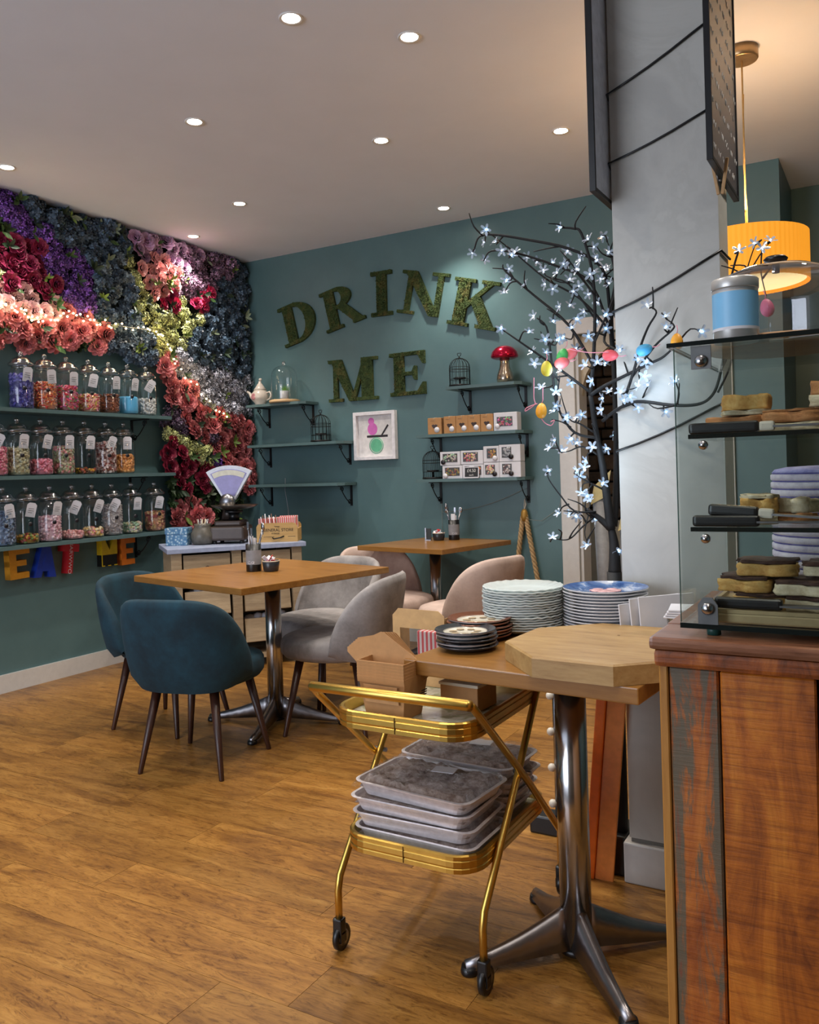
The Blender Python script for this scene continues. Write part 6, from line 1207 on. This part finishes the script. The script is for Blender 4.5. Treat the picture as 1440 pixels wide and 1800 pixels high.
for P, r_ in BRANCHES:
    S_ = [p-TO for p in smooth_path(P)]; n = len(S_); r_ *= .78 if r_ < .009 else 1
    MB().tube(S_, [r_*(1-.55*i/(n-1)) for i in range(n)], 8).build('branch', BARK, tree)
PET = N('clear_petal'); PET.col(lin((190, 202, 216))); PET.set(Roughness=.15, Transmission_Weight=.45, IOR=1.3); PET.b.inputs['Emission Color'].default_value = lin((190, 215, 255)); PET.b.inputs['Emission Strength'].default_value = .05; PET = PET.m
def blossom(n=5):
    b = MB()
    for k in range(n):
        a = 2*pi*k/n; vs = []
        for j in range(4):
            v = j/3; w_ = .0040*(.35+.9*sin(pi*(.08+.72*v)))*(1 if j < 3 else .8)
            for u in (-1, 0, 1): x, y, z = .003+.0185*v, u*w_, .002+.012*v-.005*v*v+.0012*abs(u); vs.append((x*cos(a)-y*sin(a), x*sin(a)+y*cos(a), z))
        b.add(vs, [(j*3+k2, j*3+k2+1, j*3+k2+4, j*3+k2+3) for j in range(3) for k2 in range(2)], None, None, True)
    return b
BM = blossom().mesh('blossom', PET); LEDB = MB().ball(0, 0, .005, .0034, 8, 1, 1, 1.4).mesh('led', emit('led_blue_white', (150, 205, 255), 7)); LEDD = MB().ball(0, 0, .005, .0034, 8, 1, 1, 1.4).mesh('led', emit('led_dim', (220, 235, 255), 1.2))
q = random.Random(21)
for (x, y, z, bx, by, bz, glow) in BLOSSOMS:
    p = Vector((x, y, z))-TO; s_ = Vector((bx, by, bz))-TO; d = p-s_
    if d.length > .012:
        mid = s_+d*.55+Vector((q.uniform(-.02, .02), q.uniform(-.02, .01), q.uniform(-.02, .02)))*min(1, d.length/.06)
        MB().tube(smooth_path([s_, mid, p], 3), [.0028, .0026, .0024, .0022, .002, .0018, .0017], 6).build('twig', BARK, tree)
    dirv = Vector((q.uniform(-1.2, 1.2), -1.0, q.uniform(-.8, 1.3))).normalized()
    mm = Matrix.Translation(p) @ dirv.to_track_quat('Z', 'Y').to_matrix().to_4x4() @ Matrix.Rotation(q.uniform(0, 6), 4, 'Z') @ Matrix.Scale(q.uniform(.75, .95), 4)
    f = put('blossom', BM, tree, mm); put('led', LEDB if glow else LEDD, f)
# extra bare twigs for the tangle
SEGP = [Vector(a)*(1-t_)+Vector(b)*t_ for P, r_ in BRANCHES[1:] for a, b in zip(P, P[1:]) for t_ in (.25, .75)]
for i in range(46):
    s_ = q.choice(SEGP)-TO; d = Vector((q.uniform(-1, .7), q.uniform(-.9, .15), q.uniform(-.2, 1))).normalized()*q.uniform(.04, .085)
    MB().tube(smooth_path([s_, s_+d*.5+Vector((q.uniform(-.012, .012),)*3), s_+d], 3), [.003, .0028, .0025, .0022, .002, .0018, .0015], 6).build('twig', BARK, tree)
for p in ((-.86, 2.36, 1.5), (-.62, 2.3, 1.45), (-.8, 2.38, 1.2)):
    l = bpy.data.lights.new('tree_glow', 'POINT'); l.energy = .8; l.color = (.6, .8, 1); l.shadow_soft_size = .05; o = bpy.data.objects.new('tree_glow', l); COL.objects.link(o); o.location = p
ECOL = {'yellow': (224, 206, 70), 'green': (84, 186, 96), 'coral': (232, 110, 110), 'red': (232, 92, 100), 'blue': (72, 160, 204), 'orange': (232, 160, 40), 'pink': (232, 120, 150)}
ELAB = ['pale yellow hanging egg on the left branches', 'green hanging egg beside the yellow one', 'coral egg tucked behind blossoms right of the green egg', 'coral egg just under the green egg', 'coral red egg lying sideways in front of the tree centre', 'blue egg lying sideways on the right branches', 'orange egg at the corner of the glass case', 'orange egg hanging lowest on a pink ribbon', 'pink egg hanging behind the cake dome']
RIB = mat('pink_ribbon', (226, 140, 158), .5)
for i, ((c, p, a), lab) in enumerate(zip(EGGS, ELAB)):
    t = thing('easter_egg', lab, 'egg', Matrix.Translation(p) @ Matrix.Rotation(R(a), 4, 'Y'), 'hanging eggs')
    MB().lathe([(max(1e-5, .0165*sin(pi*j/12)*(1-.12*cos(pi-pi*j/12))), -.023*cos(pi*j/12)) for j in range(13)], 20, None, False).build('shell', mat('egg_'+c, ECOL[c], .45, var=.06), t)
    MB().tube([(0, 0, .022), (.003, 0, .032), (0, .002, .045 if i != 7 else .07)], .0012, 5).build('ribbon', RIB, t)
t = thing('ribbon_loop', 'loose pink ribbon looping round the lowest orange egg', 'ribbon', Matrix.Translation(EGGS[7][1]))
MB().tube(smooth_path([(-.02, 0, .10), (-.022, 0, .04), (-.02, 0, .02), (-.05, 0, .002), (-.045, 0, .012), (-.012, .0, .022)], 4), .0014, 5).tube(smooth_path([(0, -.0, -.024), (.012, 0, -.038), (.03, 0, -.045), (.04, 0, -.03), (.028, 0, -.035)], 4), .0014, 5).build('ribbon', RIB, t)
t = thing('ribbon_line', 'thin pink ribbon strung between the coral eggs across the branches', 'ribbon', Matrix.Translation(EGGS[2][1]))
P0, P1 = Vector((0, 0, .005)), Vector(EGGS[4][1])-Vector(EGGS[2][1]); MB().tube([P0.lerp(P1, k/8)+Vector((0, -.018, -.006*sin(pi*k/8)+.008)) for k in range(9)], .0013, 5).build('ribbon', RIB, t)
